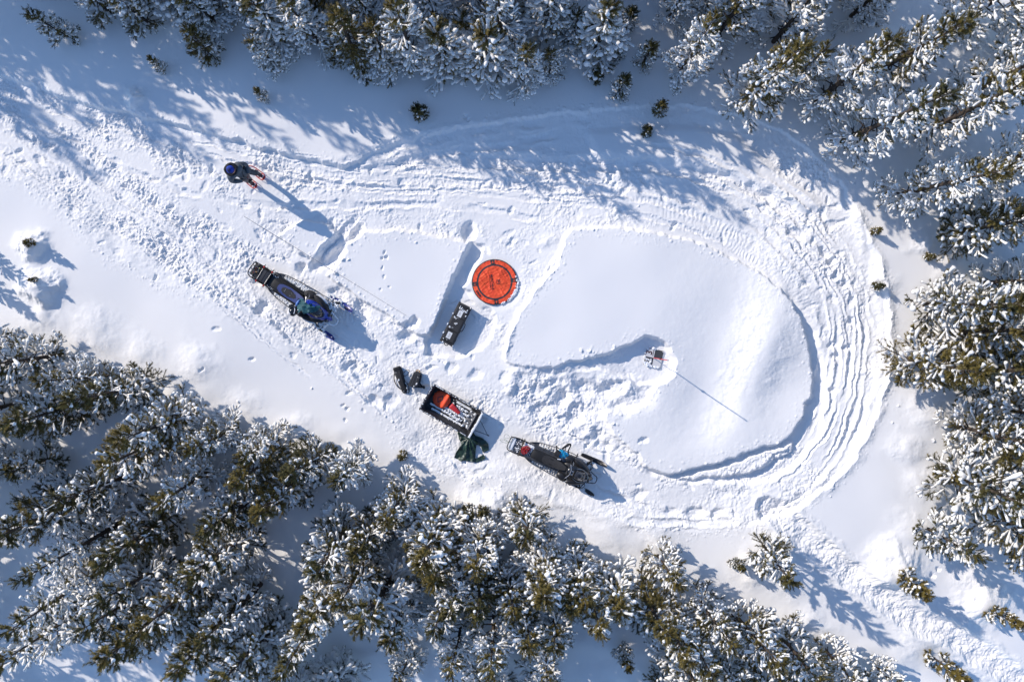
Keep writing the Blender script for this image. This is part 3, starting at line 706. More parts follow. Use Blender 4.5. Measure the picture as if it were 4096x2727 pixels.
# ================================================================ object helpers
def T(loc=(0, 0, 0), rot=(0, 0, 0), sc=(1, 1, 1)):
    from mathutils import Euler
    return Matrix.Translation(loc) @ Euler(rot).to_matrix().to_4x4() @ Matrix.Diagonal((*sc, 1))
def box(bm, c, s, rot=(0, 0, 0), bev=0.0, mi=0, seg=1):
    r = bmesh.ops.create_cube(bm, size=1.0, matrix=T(c, rot, s))
    vs = r['verts']; fs = list({f for v in vs for f in v.link_faces})
    for f in fs: f.material_index = mi
    if bev:
        es = list({e for v in vs for e in v.link_edges})
        r = bmesh.ops.bevel(bm, geom=es, offset=bev, segments=seg, affect='EDGES', profile=0.5)
        for f in r['faces']: f.material_index = mi
def ell(bm, c, s, rot=(0, 0, 0), mi=0, n=16):
    r = bmesh.ops.create_uvsphere(bm, u_segments=n, v_segments=max(6, n // 2 + 2), radius=1.0, matrix=T(c, rot, s))
    for f in {f for v in r['verts'] for f in v.link_faces}: f.material_index = mi; f.smooth = True
def rings(bm, rs, mi=0, cap=True, closed=False):
    vr = [[bm.verts.new(p) for p in r] for r in rs]
    n = len(vr[0]); out = []
    m = len(vr) if closed else len(vr) - 1
    for k in range(m):
        a, b = vr[k], vr[(k + 1) % len(vr)]
        for i in range(n):
            try:
                f = bm.faces.new((a[i], a[(i + 1) % n], b[(i + 1) % n], b[i])); f.material_index = mi; f.smooth = True; out.append(f)
            except ValueError: pass
    if cap and not closed:
        for r in (vr[0][::-1], vr[-1]):
            try: f = bm.faces.new(r); f.material_index = mi; f.smooth = True
            except ValueError: pass
    return out
def tube(bm, pts, r, n=8, mi=0, closed=False, flat=1.0):
    pts = [Vector(p) for p in pts]; rs = []
    m = len(pts); prev = None
    for k in range(m):
        a = pts[(k - 1) % m] if (closed or k > 0) else pts[k]; b = pts[(k + 1) % m] if (closed or k < m - 1) else pts[k]
        t = (b - a).normalized() if (b - a).length > 1e-9 else Vector((1, 0, 0))
        if prev is None:
            s = t.cross(Vector((0, 0, 1)))
            if s.length < 0.05: s = Vector((1, 0, 0))
        else: s = prev - t * prev.dot(t)
        s.normalize(); u = s.cross(t).normalized(); prev = s
        rr = r[k] if isinstance(r, (list, tuple)) else r
        rs.append([pts[k] + s * cos(i * 2 * pi / n) * rr + u * sin(i * 2 * pi / n) * rr * flat for i in range(n)])
    rings(bm, rs, mi, True, closed)
def curve(pts, n=5, closed=False):
    p = [Vector(a) for a in pts]; out = []; L = len(p)
    for k in range(L if closed else L - 1):
        a = p[(k - 1) % L] if closed else p[max(k - 1, 0)]; b = p[k]; c = p[(k + 1) % L]; d = p[(k + 2) % L] if closed else p[min(k + 2, L - 1)]
        for i in range(n):
            t = i / n
            out.append(0.5 * ((2 * b) + (c - a) * t + (2 * a - 5 * b + 4 * c - d) * t * t + (3 * b - a - 3 * c + d) * t ** 3))
    if not closed: out.append(p[-1])
    return out
def prism(bm, outline, z0, z1, bev=0.0, mi=0, zf=None):
    n = len(outline)
    a = [bm.verts.new((x, y, z0)) for x, y in outline]; b = [bm.verts.new((x, y, z1)) for x, y in outline]
    fs = [bm.faces.new(a[::-1]), bm.faces.new(b)] + [bm.faces.new((a[i], a[(i + 1) % n], b[(i + 1) % n], b[i])) for i in range(n)]
    for f in fs: f.material_index = mi
    if bev:
        r = bmesh.ops.bevel(bm, geom=list(fs[1].edges), offset=bev, segments=2, affect='EDGES')
        for f in r['faces']: f.material_index = mi
def obj(name, bm, mats, parent=None, ang=35, sub=0):
    bmesh.ops.recalc_face_normals(bm, faces=bm.faces)
    me = bpy.data.meshes.new(name); bm.to_mesh(me); bm.free()
    for p in me.polygons: p.use_smooth = True
    me.set_sharp_from_angle(angle=R(ang))
    for m in (mats if isinstance(mats, (list, tuple)) else [mats]): me.materials.append(m)
    o = bpy.data.objects.new(name, me); COL.objects.link(o)
    if parent: o.parent = parent
    if sub:
        s = o.modifiers.new('smooth', 'SUBSURF'); s.levels = sub; s.render_levels = sub
    return o
def thing(name, label, cat, loc=(0, 0, 0), rz=0.0, group=None, rx=0, ry=0):
    e = bpy.data.objects.new(name, None); COL.objects.link(e)
    e.location = loc; e.rotation_euler = (rx, ry, rz); e.empty_display_size = .3
    e['label'] = label; e['category'] = cat
    if group: e['group'] = group
    return e
def tag(o, label, cat, group=None):
    o['label'] = label; o['category'] = cat
    if group: o['group'] = group
    return o
NB = bmesh.new
from mathutils import noise as mn
from mathutils.geometry import delaunay_2d_cdt
def sheet(name, outline, zf, material, parent=None, step=0.03, thick=0.006, sub=0):
    """a piece of cloth: outline in local metres, zf(x,y) its height"""
    pl = []
    n = len(outline)
    for i in range(n):
        a = Vector(outline[i]); b = Vector(outline[(i + 1) % n]); k = max(1, int((b - a).length / step))
        for j in range(k): pl.append(a + (b - a) * j / k)
    m = len(pl)
    xs = [p.x for p in pl]; ys = [p.y for p in pl]
    def inside(x, y):
        c = False
        for i in range(m):
            a = pl[i]; b = pl[(i + 1) % m]
            if (a.y > y) != (b.y > y) and x < (b.x - a.x) * (y - a.y) / (b.y - a.y) + a.x: c = not c
        return c
    pts = list(pl); y = min(ys); r_ = random.Random(1)
    while y < max(ys):
        x = min(xs)
        while x < max(xs):
            u, v = x + r_.uniform(-.2, .2) * step, y + r_.uniform(-.2, .2) * step
            if inside(u, v) and min((p.x - u) ** 2 + (p.y - v) ** 2 for p in pl) > (step * .5) ** 2: pts.append(Vector((u, v)))
            x += step
        y += step
    vo, eo, fo, *_ = delaunay_2d_cdt(pts, [(i, (i + 1) % m) for i in range(m)], [], 1, 1e-6)
    bm = NB(); vs = [bm.verts.new((p.x, p.y, zf(p.x, p.y))) for p in vo]
    for f in fo:
        try: bm.faces.new([vs[i] for i in f])
        except ValueError: pass
    o = obj(name, bm, material, parent, 60, sub)
    s = o.modifiers.new('thickness', 'SOLIDIFY'); s.thickness = thick; s.offset = -1
    return o
def text_mesh(name, body, size, material, parent, loc, rz, extr=0.0015, zf=None, bold=0.0, sx=1.0, spacing=1.0):
    cu = bpy.data.curves.new(name, 'FONT'); cu.body = body; cu.size = size; cu.align_x = 'CENTER'; cu.align_y = 'CENTER'
    cu.extrude = extr; cu.offset = bold; cu.space_character = spacing; cu.resolution_u = 4
    t = bpy.data.objects.new(name, cu); COL.objects.link(t)
    bpy.context.view_layer.update()
    dg = bpy.context.evaluated_depsgraph_get()
    me = bpy.data.meshes.new_from_object(t.evaluated_get(dg), depsgraph=dg)
    bpy.data.objects.remove(t); bpy.data.curves.remove(cu)
    me.name = name
    M = T(loc, (0, 0, rz), (sx, 1, 1)); me.transform(M)
    if zf:
        for v in me.vertices: v.co.z += zf(v.co.x, v.co.y)
    me.materials.clear(); me.materials.append(material)
    o = bpy.data.objects.new(name, me); COL.objects.link(o); o.parent = parent
    return o
def clump(bm, c, s, seed=0, mi=0):
    """a lump of snow"""
    sc3 = s if isinstance(s, tuple) else (s, s * .85, s * .6)
    r = bmesh.ops.create_icosphere(bm, subdivisions=2, radius=1.0)
    rz_ = seed * 2.1; cr_, sr_ = cos(rz_), sin(rz_); sd_ = Vector((seed * 3.7 + c[0] * 31, c[1] * 27, seed))
    for v in r['verts']:
        d_ = v.co.normalized()
        k = 1 + 0.75 * mn.noise(d_ * 1.3 + sd_) + 0.40 * mn.noise(d_ * 3.1 + sd_)
        x_, y_, z_ = d_.x * sc3[0] * k, d_.y * sc3[1] * k * .8, d_.z * sc3[2] * k
        v.co = Vector((c[0] + x_ * cr_ - y_ * sr_, c[1] + x_ * sr_ + y_ * cr_, c[2] + z_)) if not isinstance(s, tuple) else Vector((c[0] + x_, c[1] + y_, c[2] + z_))
    for f in {f for v in r['verts'] for f in v.link_faces}: f.material_index = mi; f.smooth = True

# --- materials
BLACKP = mat('black_plastic', (0.018, 0.018, 0.020), 0.38, var=0.3, scale=30)
BLACKM = mat('black_matte', (0.022, 0.022, 0.025), 0.8, var=0.3, scale=40)
BLACKG = mat('gloss_black', (0.012, 0.012, 0.014), 0.16, coat=0.6)
VINYL = mat('seat_vinyl', (0.013, 0.014, 0.017), 0.7, spec=.3, bump=0.2, bscale=120)
VBLUE = mat('seat_blue', (0.022, 0.042, 0.17), 0.6, var=0.15, scale=20)
BLUEP = mat('blue_paint', (0.012, 0.034, 0.33), 0.22, coat=0.7, var=0.1)
WHITEP = mat('white_plastic', (0.72, 0.74, 0.78), 0.4)
ALU = mat('aluminium', (0.42, 0.43, 0.45), 0.38, metal=0.85, var=0.15, scale=25)
DALU = mat('grey_metal', (0.12, 0.13, 0.15), 0.45, metal=0.6, var=0.3, scale=18)
RUBBER = mat('rubber', (0.012, 0.012, 0.013), 0.85)
REDP = mat('red_plastic', (0.45, 0.02, 0.015), 0.45)
CASEM = mat('case_plastic', (0.028, 0.028, 0.031), 0.62, bump=0.3, bscale=90, var=0.15)
ORANGE = mat('orange_nylon', (0.83, 0.070, 0.022), 0.62, var=0.10, scale=7, bump=0.35, bscale=30, color2=(0.90, 0.105, 0.028))
PADBLK = mat('pad_black', (0.038, 0.035, 0.042), 0.7, bump=0.3, bscale=40)
INK = mat('ink', (0.05, 0.02, 0.03), 0.8)
PAPER = mat('paper', (0.70, 0.72, 0.74), 0.7)
PRINT = mat('grey_print', (0.22, 0.20, 0.20), 0.8)
TEAL = mat('teal_cloth', (0.012, 0.085, 0.105), 0.7, var=0.25, scale=9, bump=0.3, bscale=30)
CYAN = mat('cyan_nylon', (0.005, 0.33, 0.62), 0.55, var=0.2, scale=12, bump=0.4, bscale=40)
TARP = mat('green_tarp', (0.009, 0.026, 0.021), 0.42, spec=0.6, color2=(0.028, 0.066, 0.050), scale=5, bump=0.5, bscale=22)
CLEAR = mat('smoked_screen', (0.03, 0.03, 0.035), 0.12, coat=0.5)
ROPER = mat('red_rope', (0.42, 0.02, 0.025), 0.7, bump=0.5, bscale=200)
CORD = mat('grey_cord', (0.14, 0.15, 0.17), 0.8)
GCORD = mat('green_cord', (0.10, 0.16, 0.12), 0.8)
STRAPB = mat('brown_strap', (0.10, 0.075, 0.05), 0.8)
TAN = mat('tan_leather', (0.42, 0.22, 0.07), 0.6)
ICE = mat('caked_snow', (0.84, 0.86, 0.88), 0.7, spec=0.25, bump=0.5, bscale=40)

# ================================================================ the orange landing pad
px_, py_ = P(1978.5, 1128.6, PAD_Z)
pad = thing('landing_pad', 'round orange landing pad with black ring lying on packed snow', 'landing pad', (px_, py_, PAD_Z + 0.03), R(5.7))
RP = 0.745
def padz(x, y):
    v = Vector((x, y, 0))
    w = mn.noise(v * 3.0) * 0.028
    a = Vector((x * 0.86 + y * 0.5, -x * 0.5 + y * 0.86, 0))
    w += (1 - abs(mn.noise(Vector((a.x * 9, a.y * 2.2, 3.1))))) ** 3 * 0.018 + mn.noise(v * 11) * 0.004
    w += (1 - abs(mn.noise(Vector((a.x * 4, a.y * 14, 7.7))))) ** 6 * 0.010
    return w + 0.012
bm = NB(); NA = 240
rad = sorted(set([0.0] + list(np.linspace(.02, .71, 34)) + [0.715, 0.755, 0.795, .82, .85, .88, .91, .94, .965, .97, 1.0]))
prev = None
for r in rad:
    ringv = [bm.verts.new((r * RP * (1 + (0.012 * mn.noise(Vector((cos(i * 2 * pi / NA) * 2, sin(i * 2 * pi / NA) * 2, 5))) if r > .9 else 0)) * cos(i * 2 * pi / NA), r * RP * sin(i * 2 * pi / NA), 0)) for i in range(NA)] if r > 0 else [bm.verts.new((0, 0, 0))]
    if prev is not None:
        rm = (r + pr) / 2
        for i in range(NA):
            a = (i + .5) * 2 * pi / NA
            near90 = abs(((a + pi / 4) % (pi / 2)) - pi / 4) * rm
            dark = 0.715 <= rm <= 0.795 or rm > 0.97 or (rm > 0.79 and near90 < 0.098)
            f = bm.faces.new((prev[0], ringv[i], ringv[(i + 1) % NA])) if len(prev) == 1 else bm.faces.new((prev[i], ringv[i], ringv[(i + 1) % NA], prev[(i + 1) % NA]))
            f.material_index = 1 if dark else 0
    prev = ringv; pr = r
for v in bm.verts: v.co.z = padz(v.co.x, v.co.y) - (0.02 if v.co.xy.length > RP * .985 else 0)
fab = obj('fabric', bm, [ORANGE, PADBLK], pad, 180)
bm = NB()
tube(bm, [(RP * 1.0 * cos(i * pi / 60), RP * sin(i * pi / 60), padz(RP * cos(i * pi / 60), RP * sin(i * pi / 60)) - .014) for i in range(120)], .011, 8, 0, True)
obj('rim', bm, PADBLK, pad)
for k, up in ((0, 1), (1, 1), (2, 1), (3, -1)):
    a = k * pi / 2; cx, cy = .885 * RP * cos(a), .885 * RP * sin(a)
    if k in (0, 2): cx *= .985
    bm = NB(); s = .040
    for q, mi in ((1.0, 0), (.45, 1)):
        tri = [(-.85 * s * q, -.75 * s * q * up), (.85 * s * q, -.75 * s * q * up), (0, 1.15 * s * q * up)]
        vs = [bm.verts.new((cx + x, cy + y, padz(cx + x, cy + y) + .006 + .002 * mi)) for x, y in tri]
        f = bm.faces.new(vs); f.material_index = mi
    obj('arrow_mark', bm, [ORANGE, PADBLK], pad)
rt = R(-90)
text_mesh('lettering', 'MONTANA', .108, INK, pad, (-.082, 0.01, .008), rt, zf=padz, bold=0.001, sx=.93)
text_mesh('lettering', 'STATE UNIVERSITY', .052, INK, pad, (-.155, 0.0, .008), rt, zf=padz, sx=1.02, spacing=1.1)
text_mesh('lettering', 'EMM', .10, INK, pad, (-.885 * RP * cos(R(30)), -.885 * RP * sin(R(30)), .008), R(-62), zf=padz, bold=.002, sx=1.1)
bm = NB()
def logo(pts):
    vs = [bm.verts.new((.075 + y, -x - .005, padz(.075 + y, -x) + .010)) for x, y in pts]; bm.faces.new(vs)
S_ = .0105
for pl_ in ([(-7,0),(-4,0),(-4,1),(-4.6,1.2),(-4.6,7),(-6,10),(-7.4,10),(-7.4,8.6),(-6.4,8.2),(-6.4,1.2),(-7,1)],
            [(7,0),(4,0),(4,1),(4.6,1.2),(4.6,7),(6,10),(7.4,10),(7.4,8.6),(6.4,8.2),(6.4,1.2),(7,1)],
            [(-4.6,9),(-6,10),(0,4.6),(0,2.6),(-4.8,6.6)], [(4.6,9),(6,10),(0,4.6),(0,2.6),(4.8,6.6)],
            [(-.6,7.6),(.8,8.8),(0.2,12),(-1.4,9.4)], [(.9,7.4),(2.2,8.6),(1.8,11),(.8,9.4)]):
    logo([(x * S_, y * S_) for x, y in pl_])
for i in range(14):
    x0, x1 = -.115 + i * .23 / 14, -.115 + (i + 1) * .23 / 14
    w0, w1 = .011 * (1 - abs(x0) / .12), .011 * (1 - abs(x1) / .12)
    y0 = -.012 - .6 * x0 * x0; y1 = -.012 - .6 * x1 * x1
    logo([(x0, y0 - w0 * .5), (x1, y1 - w1 * .5), (x1, y1 + w1 * .5), (x0, y0 + w0 * .5)])
obj('emblem', bm, INK, pad)

bm = NB(); q_ = random.Random(77)
for i in range(90):
    a = R(q_.gauss(-33, 17)); r_ = RP * q_.uniform(.955, 1.07)
    clump(bm, (r_ * cos(a), r_ * sin(a), .012), q_.uniform(.012, .045), i)
for i in range(40):
    a = q_.uniform(0, 6.28); r_ = RP * q_.uniform(.97, 1.04); clump(bm, (r_ * cos(a), r_ * sin(a), .0), q_.uniform(.006, .02), i)
obj('snow_crumbs', bm, ICE, pad)

# ================================================================ long black hard case
z_case = CASE_Z + 0.02
cxy = P(1822.75, 1296.5, z_case + .33)
case = thing('hard_case', 'long black hard case with two white paper labels, in a shaded trench', 'equipment case', (*cxy, z_case), R(63.2))
bm = NB(); box(bm, (0, 0, .125), (1.40, .45, .25), bev=.03, seg=2)
for x in (-.6, -.2, .2, .6): box(bm, (x, 0, .10), (.05, .445, .18), bev=.01)
obj('case_body', bm, CASEM, case)
bm = NB(); box(bm, (0, 0, .295), (1.43, .48, .075), bev=.025, seg=2)
box(bm, (0, 0, .335), (1.30, .37, .012), bev=.005)
for x in (-.62, -.24, .24, .62): box(bm, (x, 0, .33), (.035, .42, .022), bev=.006)
for x in (-.70, .70):
    for y in (-.2, .2): box(bm, (x, y, .295), (.05, .07, .085), bev=.015)
obj('lid', bm, CASEM, case)
bm = NB(); tube(bm, [(-.70, .228, .30), (.70, .228, .30)], .006); obj('seal', bm, mat('seal_grey', (.3, .29, .27), .6), case)
for x in (-.5, -.17, .17, .5):
    bm = NB(); box(bm, (x, -.232, .27), (.10, .03, .10), bev=.008); obj('latch', bm, BLACKP, case)
bm = NB(); tube(bm, curve([(-.13, -.22, .22), (-.11, -.285, .22), (.11, -.285, .22), (.13, -.22, .22)]), .014); obj('handle', bm, BLACKP, case)
bm = NB(); tube(bm, curve([(-.71, -.06, .15), (-.77, -.05, .15), (-.77, .05, .15), (-.71, .06, .15)]), .014); obj('handle', bm, BLACKP, case)
for k, (x, sx_, lay) in enumerate(((.37, .22, 0), (-.42, .22, 1))):
    bm = NB(); box(bm, (x, .02 + .01 * k, .3435), (sx_, .15, .004)); lb = obj('paper_label', bm, PAPER, case)
    bm = NB()
    if lay == 0:
        for j in range(7): box(bm, (x + .03 - j * .010, .03, .3464), (.004 + .002 * (j % 2), .055, .0012))
        box(bm, (x - .055, .03, .3464), (.005, .09, .0012)); box(bm, (x + .07, .05, .3464), (.012, .04, .0012))
    else:
        for j in range(9): box(bm, (x - .07 + j * .017, .02 + .01 * sin(j), .3464), (.006, .09 - .02 * (j % 3), .0012))
    obj('printing', bm, PRINT, lb)
bm = NB(); q_ = random.Random(4)
for (x, y, s) in [(.54,.12,.03),(.53,.06,.03),(.52,0,.035),(.51,-.06,.035),(.505,-.11,.03),(.50,-.15,.025),(.58,.04,.02),(.57,-.15,.03),(.60,.12,.02),(.38,-.18,.028),(.20,.14,.03),(.19,.11,.025),(.17,.07,.02),(.21,.04,.012),(.22,0,.01),(.02,.0,.028),(.04,-.03,.026),(.0,.045,.02),(-.16,.15,.03),(-.17,.12,.022),(-.15,.06,.012),(-.14,.03,.012),(-.60,.15,.02),(-.58,.03,.014),(.69,-.2,.03),(-.1,.235,.03),(-.42,.24,.035),(-.12,.24,.025),(.28,.24,.03),(-.71,.12,.03),(-.68,-.23,.02)]:
    clump(bm, (x, y, .345), (s, s * .8, s * .45), q_.random() * 9)
obj('snow_crumbs', bm, ICE, case)

# ================================================================ survey board with red pole
bz = BOARD_Z + 0.025
bxy = P(2614.5, 1431, bz)
board = thing('survey_target', 'black and white checkered target board numbered 3, half buried in a pit', 'target board', (*bxy, bz), R(-12), rx=R(-2), ry=R(3))
bm = NB(); hs = .285
box(bm, (0, 0, -.006), (hs * 2 + .01, hs * 2 + .01, .012), bev=.003)
obj('board', bm, BLACKM, board)
WBO = mat('board_white', (.66, .66, .66), .5); GBO = mat('board_black', (.055, .057, .062), .55)
for (sx, sy, m) in ((-1, 1, WBO), (1, 1, GBO), (-1, -1, GBO), (1, -1, WBO)):
    bm = NB(); box(bm, (sx * hs / 2, sy * hs / 2, .0025), (hs - .002, hs - .002, .005)); obj('panel', bm, m, board)
text_mesh('number', '3', .30, INK, board, (-.175, .145, .0065), R(90), bold=.007, extr=.001, sx=.95)
bm = NB(); box(bm, (-.045, .15, .0066), (.020, .20, .002)); obj('underline', bm, INK, board)
bm = NB()
for i in range(46):
    x = -.28 + q_.random() * .22; y = -.28 + q_.random() * .22
    s = .012 + q_.random() * .035 * (1.2 - (y + .28) * 3) ; clump(bm, (x, y, .01), max(.008, s), i)
for (x, y, s) in [(-.06,.31,.075),(-.01,.30,.05),(.07,.3,.03),(-.28,.27,.045),(-.31,.10,.03),(-.31,-.02,.04),(.27,.26,.02),(-.2,.33,.04),(.1,-.29,.06),(.2,-.28,.05),(-.02,-.29,.05),(-.15,-.29,.07),(-.27,-.2,.06)]:
    clump(bm, (x, y, .015), (s, s * .8, s * .5), s * 50)
obj('snow_crumbs', bm, ICE, board)
REDPOLE = mat('red_pole', (.62, .035, .035), .4)
tx, ty = P(2672, 1441, 1.95); b0 = Vector((bxy[0], bxy[1], bz)); top = Vector((tx, ty, 1.95 + 0.0))
pole = thing('survey_pole', 'tall red pole standing at the centre of the numbered board', 'pole', b0)
d = top - b0
bm = NB(); tube(bm, [d * 0.0, d * .5, d * 1.0], [.014, .016, .014], 10); obj('shaft', bm, REDPOLE, pole)
bm = NB(); tube(bm, [d * .985, d * 1.015], .018, 10); obj('cap', bm, ALU, pole)
bm = NB(); c_ = d * .52
box(bm, c_, (.07, .05, .06), bev=.01); tube(bm, [c_, c_ + Vector((.07, -.03, 0))], .012); obj('clamp', bm, BLACKP, pole)
bm = NB(); tube(bm, [Vector((0, 0, -.1)), Vector((0, 0, .06))], [.006, .018]); obj('foot', bm, ALU, pole)

# ================================================================ cargo sled
gz = zat(*P(1815, 1655)) - 0.03
sxy = P(1805.5, 1643, gz + .40)
sled = thing('cargo_sled', 'black plastic cargo sled dusted with snow, parked on the trodden trail', 'sled', (*sxy, gz), R(-29.8))
L2, W2, HS = .935, .475, .40
def rrect(lx, ly, r, z, n=5, ox=0):
    out = []
    for (sx, sy, a0) in ((1, 1, 0), (-1, 1, 90), (-1, -1, 180), (1, -1, 270)):
        for i in range(n + 1):
            a = R(a0 + 90 * i / n); out.append((ox + sx * (lx - r) + r * cos(a), sy * (ly - r) + r * sin(a), z))
    return out
bm = NB()
rings(bm, [rrect(L2 + .02, W2 + .02, .05, HS - .04), rrect(L2 + .02, W2 + .02, .05, HS), rrect(L2 - .035, W2 - .035, .05, HS + .004), rrect(L2 - .05, W2 - .05, .05, HS - .015),
           rrect(L2 - .07, W2 - .07, .06, HS - .10), rrect(L2 - .10, W2 - .12, .07, .10, ox=0), rrect(L2 - .16, W2 - .15, .07, .055, ox=-.03)], cap=False)
fl = rrect(L2 - .16, W2 - .15, .07, .055, ox=-.03); bm.faces.new([bm.verts.new(p) for p in fl])
rings(bm, [rrect(L2 - .01, W2 - .01, .05, HS - .04), rrect(L2 - .05, W2 - .07, .07, .05), rrect(L2 - .12, W2 - .12, .07, .0)], cap=False)
bm.faces.new([bm.verts.new(p) for p in rrect(L2 - .12, W2 - .12, .07, .0)])
obj('tub', bm, mat('sled_plastic', (.030, .030, .033), .45, var=.3, scale=12), sled, 30)
bm = NB()
for y in (-.24, -.12, 0, .12, .24): box(bm, (-.12, y, .068), (1.22, .045, .028), bev=.01)
obj('floor_ribs', bm, BLACKP, sled)
bm = NB()
prism(bm, [(.53, -.31), (.76, -.29), (.76, .29), (.53, .31)], .06, .12, .02); box(bm, (.80, 0, .19), (.05, .62, .20), (0, R(-24), 0), bev=.02)
for y in (-.22, 0, .22): box(bm, (.63, y, .135), (.12, .07, .04), bev=.012)
obj('front_step', bm, mat('grey_plastic', (.20, .20, .205), .5, var=.2, scale=8), sled)
bm = NB(); q_ = random.Random(8)
for y, x0, x1 in ((-.30, -.62, .52), (-.18, -.74, .50), (-.06, -.30, .52), (.06, -.1, .52), (.18, .05, .5), (.30, .0, .56)):
    n_ = int((x1 - x0) / .05)
    tube(bm, [(x0 + i * .05, y + q_.uniform(-.008, .008), .066 + q_.uniform(-.006, .006)) for i in range(n_ + 1)], [q_.uniform(.030, .046) for _ in range(n_ + 1)], 7, flat=.5)
for i in range(150): clump(bm, (q_.gauss(.22, .22), q_.gauss(-.02, .15), .09), q_.uniform(.008, .034), i)
for (x, y, s) in [(.70,-.24,.055),(.66,-.12,.03),(.74,.04,.045),(.66,.15,.025),(.72,.25,.05),(.58,.28,.035),(.55,-.28,.05),(.55,-.1,.05),(.55,.08,.05),(.82,.1,.025),(.8,-.2,.03)]:
    clump(bm, (x, y, .16), s, s * 99)
obj('snow_load', bm, ICE, sled)
bm = NB()
tube(bm, [(L2 - .01 + q_.uniform(-.01, .01), -W2 + i * .04, HS + .012) for i in range(24)], [q_.uniform(.028, .045) for _ in range(24)], 8, flat=.6)
for side in (-1, 1):
    for i in range(58):
        if q_.random() < .8: clump(bm, (-L2 + q_.random() * 2 * L2, side * (W2 - .008) + q_.uniform(-.012, .012), HS + .006), (q_.uniform(.010, .034), q_.uniform(.008, .018), q_.uniform(.008, .016)), i)
for i in range(20): clump(bm, (-L2 + .008 + q_.uniform(-.012, .012), q_.uniform(-W2, W2), HS + .006), (q_.uniform(.008, .018), q_.uniform(.01, .03), .012), i + 50)
obj('rim_snow', bm, ICE, sled)
bm = NB()
tube(bm, [(L2, .20, .20), (L2 + .50, -.15, .10)], .010); tube(bm, [(L2, -.22, .20), (L2 + .42, -.16, .11), (L2 + .52, -.15, .10)], .012); box(bm, (L2 + .53, -.15, .10), (.07, .04, .04), bev=.01)
obj('tow_bar', bm, DALU, sled)
# the folded pad and red pouch riding in it
ux, uy = P(1765, 1598, gz + .25)
fb = thing('orange_bag', 'bright orange folded bag with a black diamond outline inside the sled', 'bag', (ux, uy, gz + .075), R(-30))
def bagz(x, y): return .10 * max(0, 1 - ((x / .31) ** 2 + (y / .30) ** 2)) ** .45 + .016 * mn.noise(Vector((x * 8, y * 5, 1))) + (.045 * math.exp(-((x - .17) / .07) ** 2))
ol = [(.30 * cos(i * pi / 16) * (1 + .05 * sin(3 * i)), .29 * sin(i * pi / 16)) for i in range(32)]
sheet('bag_cloth', ol, bagz, ORANGE, fb, .02, .01)
bm = NB()
dm = [(-.13, 0), (-.01, .12), (.04, .0), (-.06, -.14)]
for i in range(4):
    a = Vector(dm[i]); b = Vector(dm[(i + 1) % 4])
    tube(bm, [(a.x + (b.x - a.x) * j / 8, a.y + (b.y - a.y) * j / 8, bagz(a.x + (b.x - a.x) * j / 8, a.y + (b.y - a.y) * j / 8) + .002) for j in range(9)], .014, 6, flat=.3)
obj('diamond_outline', bm, PADBLK, fb)
rx_, ry_ = P(1820, 1638, gz + .2)
rp = thing('red_pouch', 'tapered red pouch lying beside the orange bag in the sled', 'pouch', (rx_, ry_, gz + .12), R(-43))
bm = NB(); ringsl = []
for x, w, h in ((-.21, .115, .03), (-.18, .115, .055), (0, .09, .06), (.17, .06, .045), (.20, .055, .02)):
    ringsl.append([(x, -w, 0), (x, -w * .9, h), (x, 0, h * 1.25), (x, w * .9, h), (x, w, 0), (x, 0, -.01)])
rings(bm, ringsl); obj('pouch_body', bm, mat('red_fabric', (.55, .025, .035), .6, var=.15, bump=.4), rp, sub=1)
bm = NB(); box(bm, (.17, 0, .06), (.02, .13, .01)); obj('flap', bm, REDP, rp)

# ================================================================ green tarpaulin
Z4 = lambda x, y: (1540 + x / 3.564, 1440 + y / 3.564)
tpts = [(1030,1040),(1100,1000),(1240,1020),(1290,1080),(1380,1110),(1470,1190),(1480,1290),(1395,1325),(1370,1250),(1330,1215),(1300,1215),(1290,1300),(1285,1410),(1330,1390),(1400,1345),(1435,1395),(1400,1430),(1300,1465),(1250,1450),(1180,1440),(1080,1440),(985,1395),(1010,1320),(1060,1240),(1088,1200),(1050,1120)]
t0 = P(*Z4(1220, 1270)); gt = zat(*t0)
tarp = thing('green_tarpaulin', 'crumpled dark green tarpaulin lying on snow below the sled', 'tarpaulin', (*t0, 0))
def tz(x, y):
    g = max(zat(t0[0] + x, t0[1] + y), gt - .05)
    v = Vector((x, y, 0)); px0 = x + .05; py0 = y - .40
    an = math.atan2(py0, px0); rr = math.hypot(px0, py0)
    f = (1 - abs(sin(an * 6.5 + 2.2 * mn.noise(v * 2)))) ** 2 * .10 * min(1, rr / .3) * (1 - .25 * rr)
    return g + .03 + f + .035 * mn.noise(v * 5) + .012 * mn.noise(v * 17) + .10 * math.exp(-((x + .12) ** 2 + (y - .1) ** 2) / .10)
def loc2(pp, o):
    x, y = P(*pp); return (x - o[0], y - o[1])
sheet('tarp_sheet', [loc2(Z4(*p), t0) for p in tpts], tz, TARP, tarp, .026, .004)

# ================================================================ two packs beside the sled
def uvloc(u, v, z): return (*P(u, v, z), 0)
g = zat(*P(1600, 1525)); c = P(1602, 1523, g + .22)
tb = thing('tripod_bag', 'long black soft bag with straps lying left of the grey pack', 'bag', (*c, g - .02), R(-72))
bm = NB(); rr_ = []
for x, w, h in ((-.44, .10, .12), (-.42, .135, .20), (-.25, .135, .22), (0, .115, .20), (.2, .095, .17), (.40, .085, .13), (.44, .06, .08)):
    rr_.append([(x, -w, .02), (x, -w, h * .6), (x, -w * .5, h), (x, w * .5, h), (x, w, h * .6), (x, w, .02)])
rings(bm, rr_); box(bm, (-.43, 0, .13), (.10, .25, .18), bev=.03); obj('bag_body', bm, BLACKM, tb, 40)
bm = NB()
tube(bm, curve([(-.30, -.13, .12), (-.1, -.22, .06), (.12, -.2, .05), (.3, -.09, .08)]), .016, 6, flat=.4)
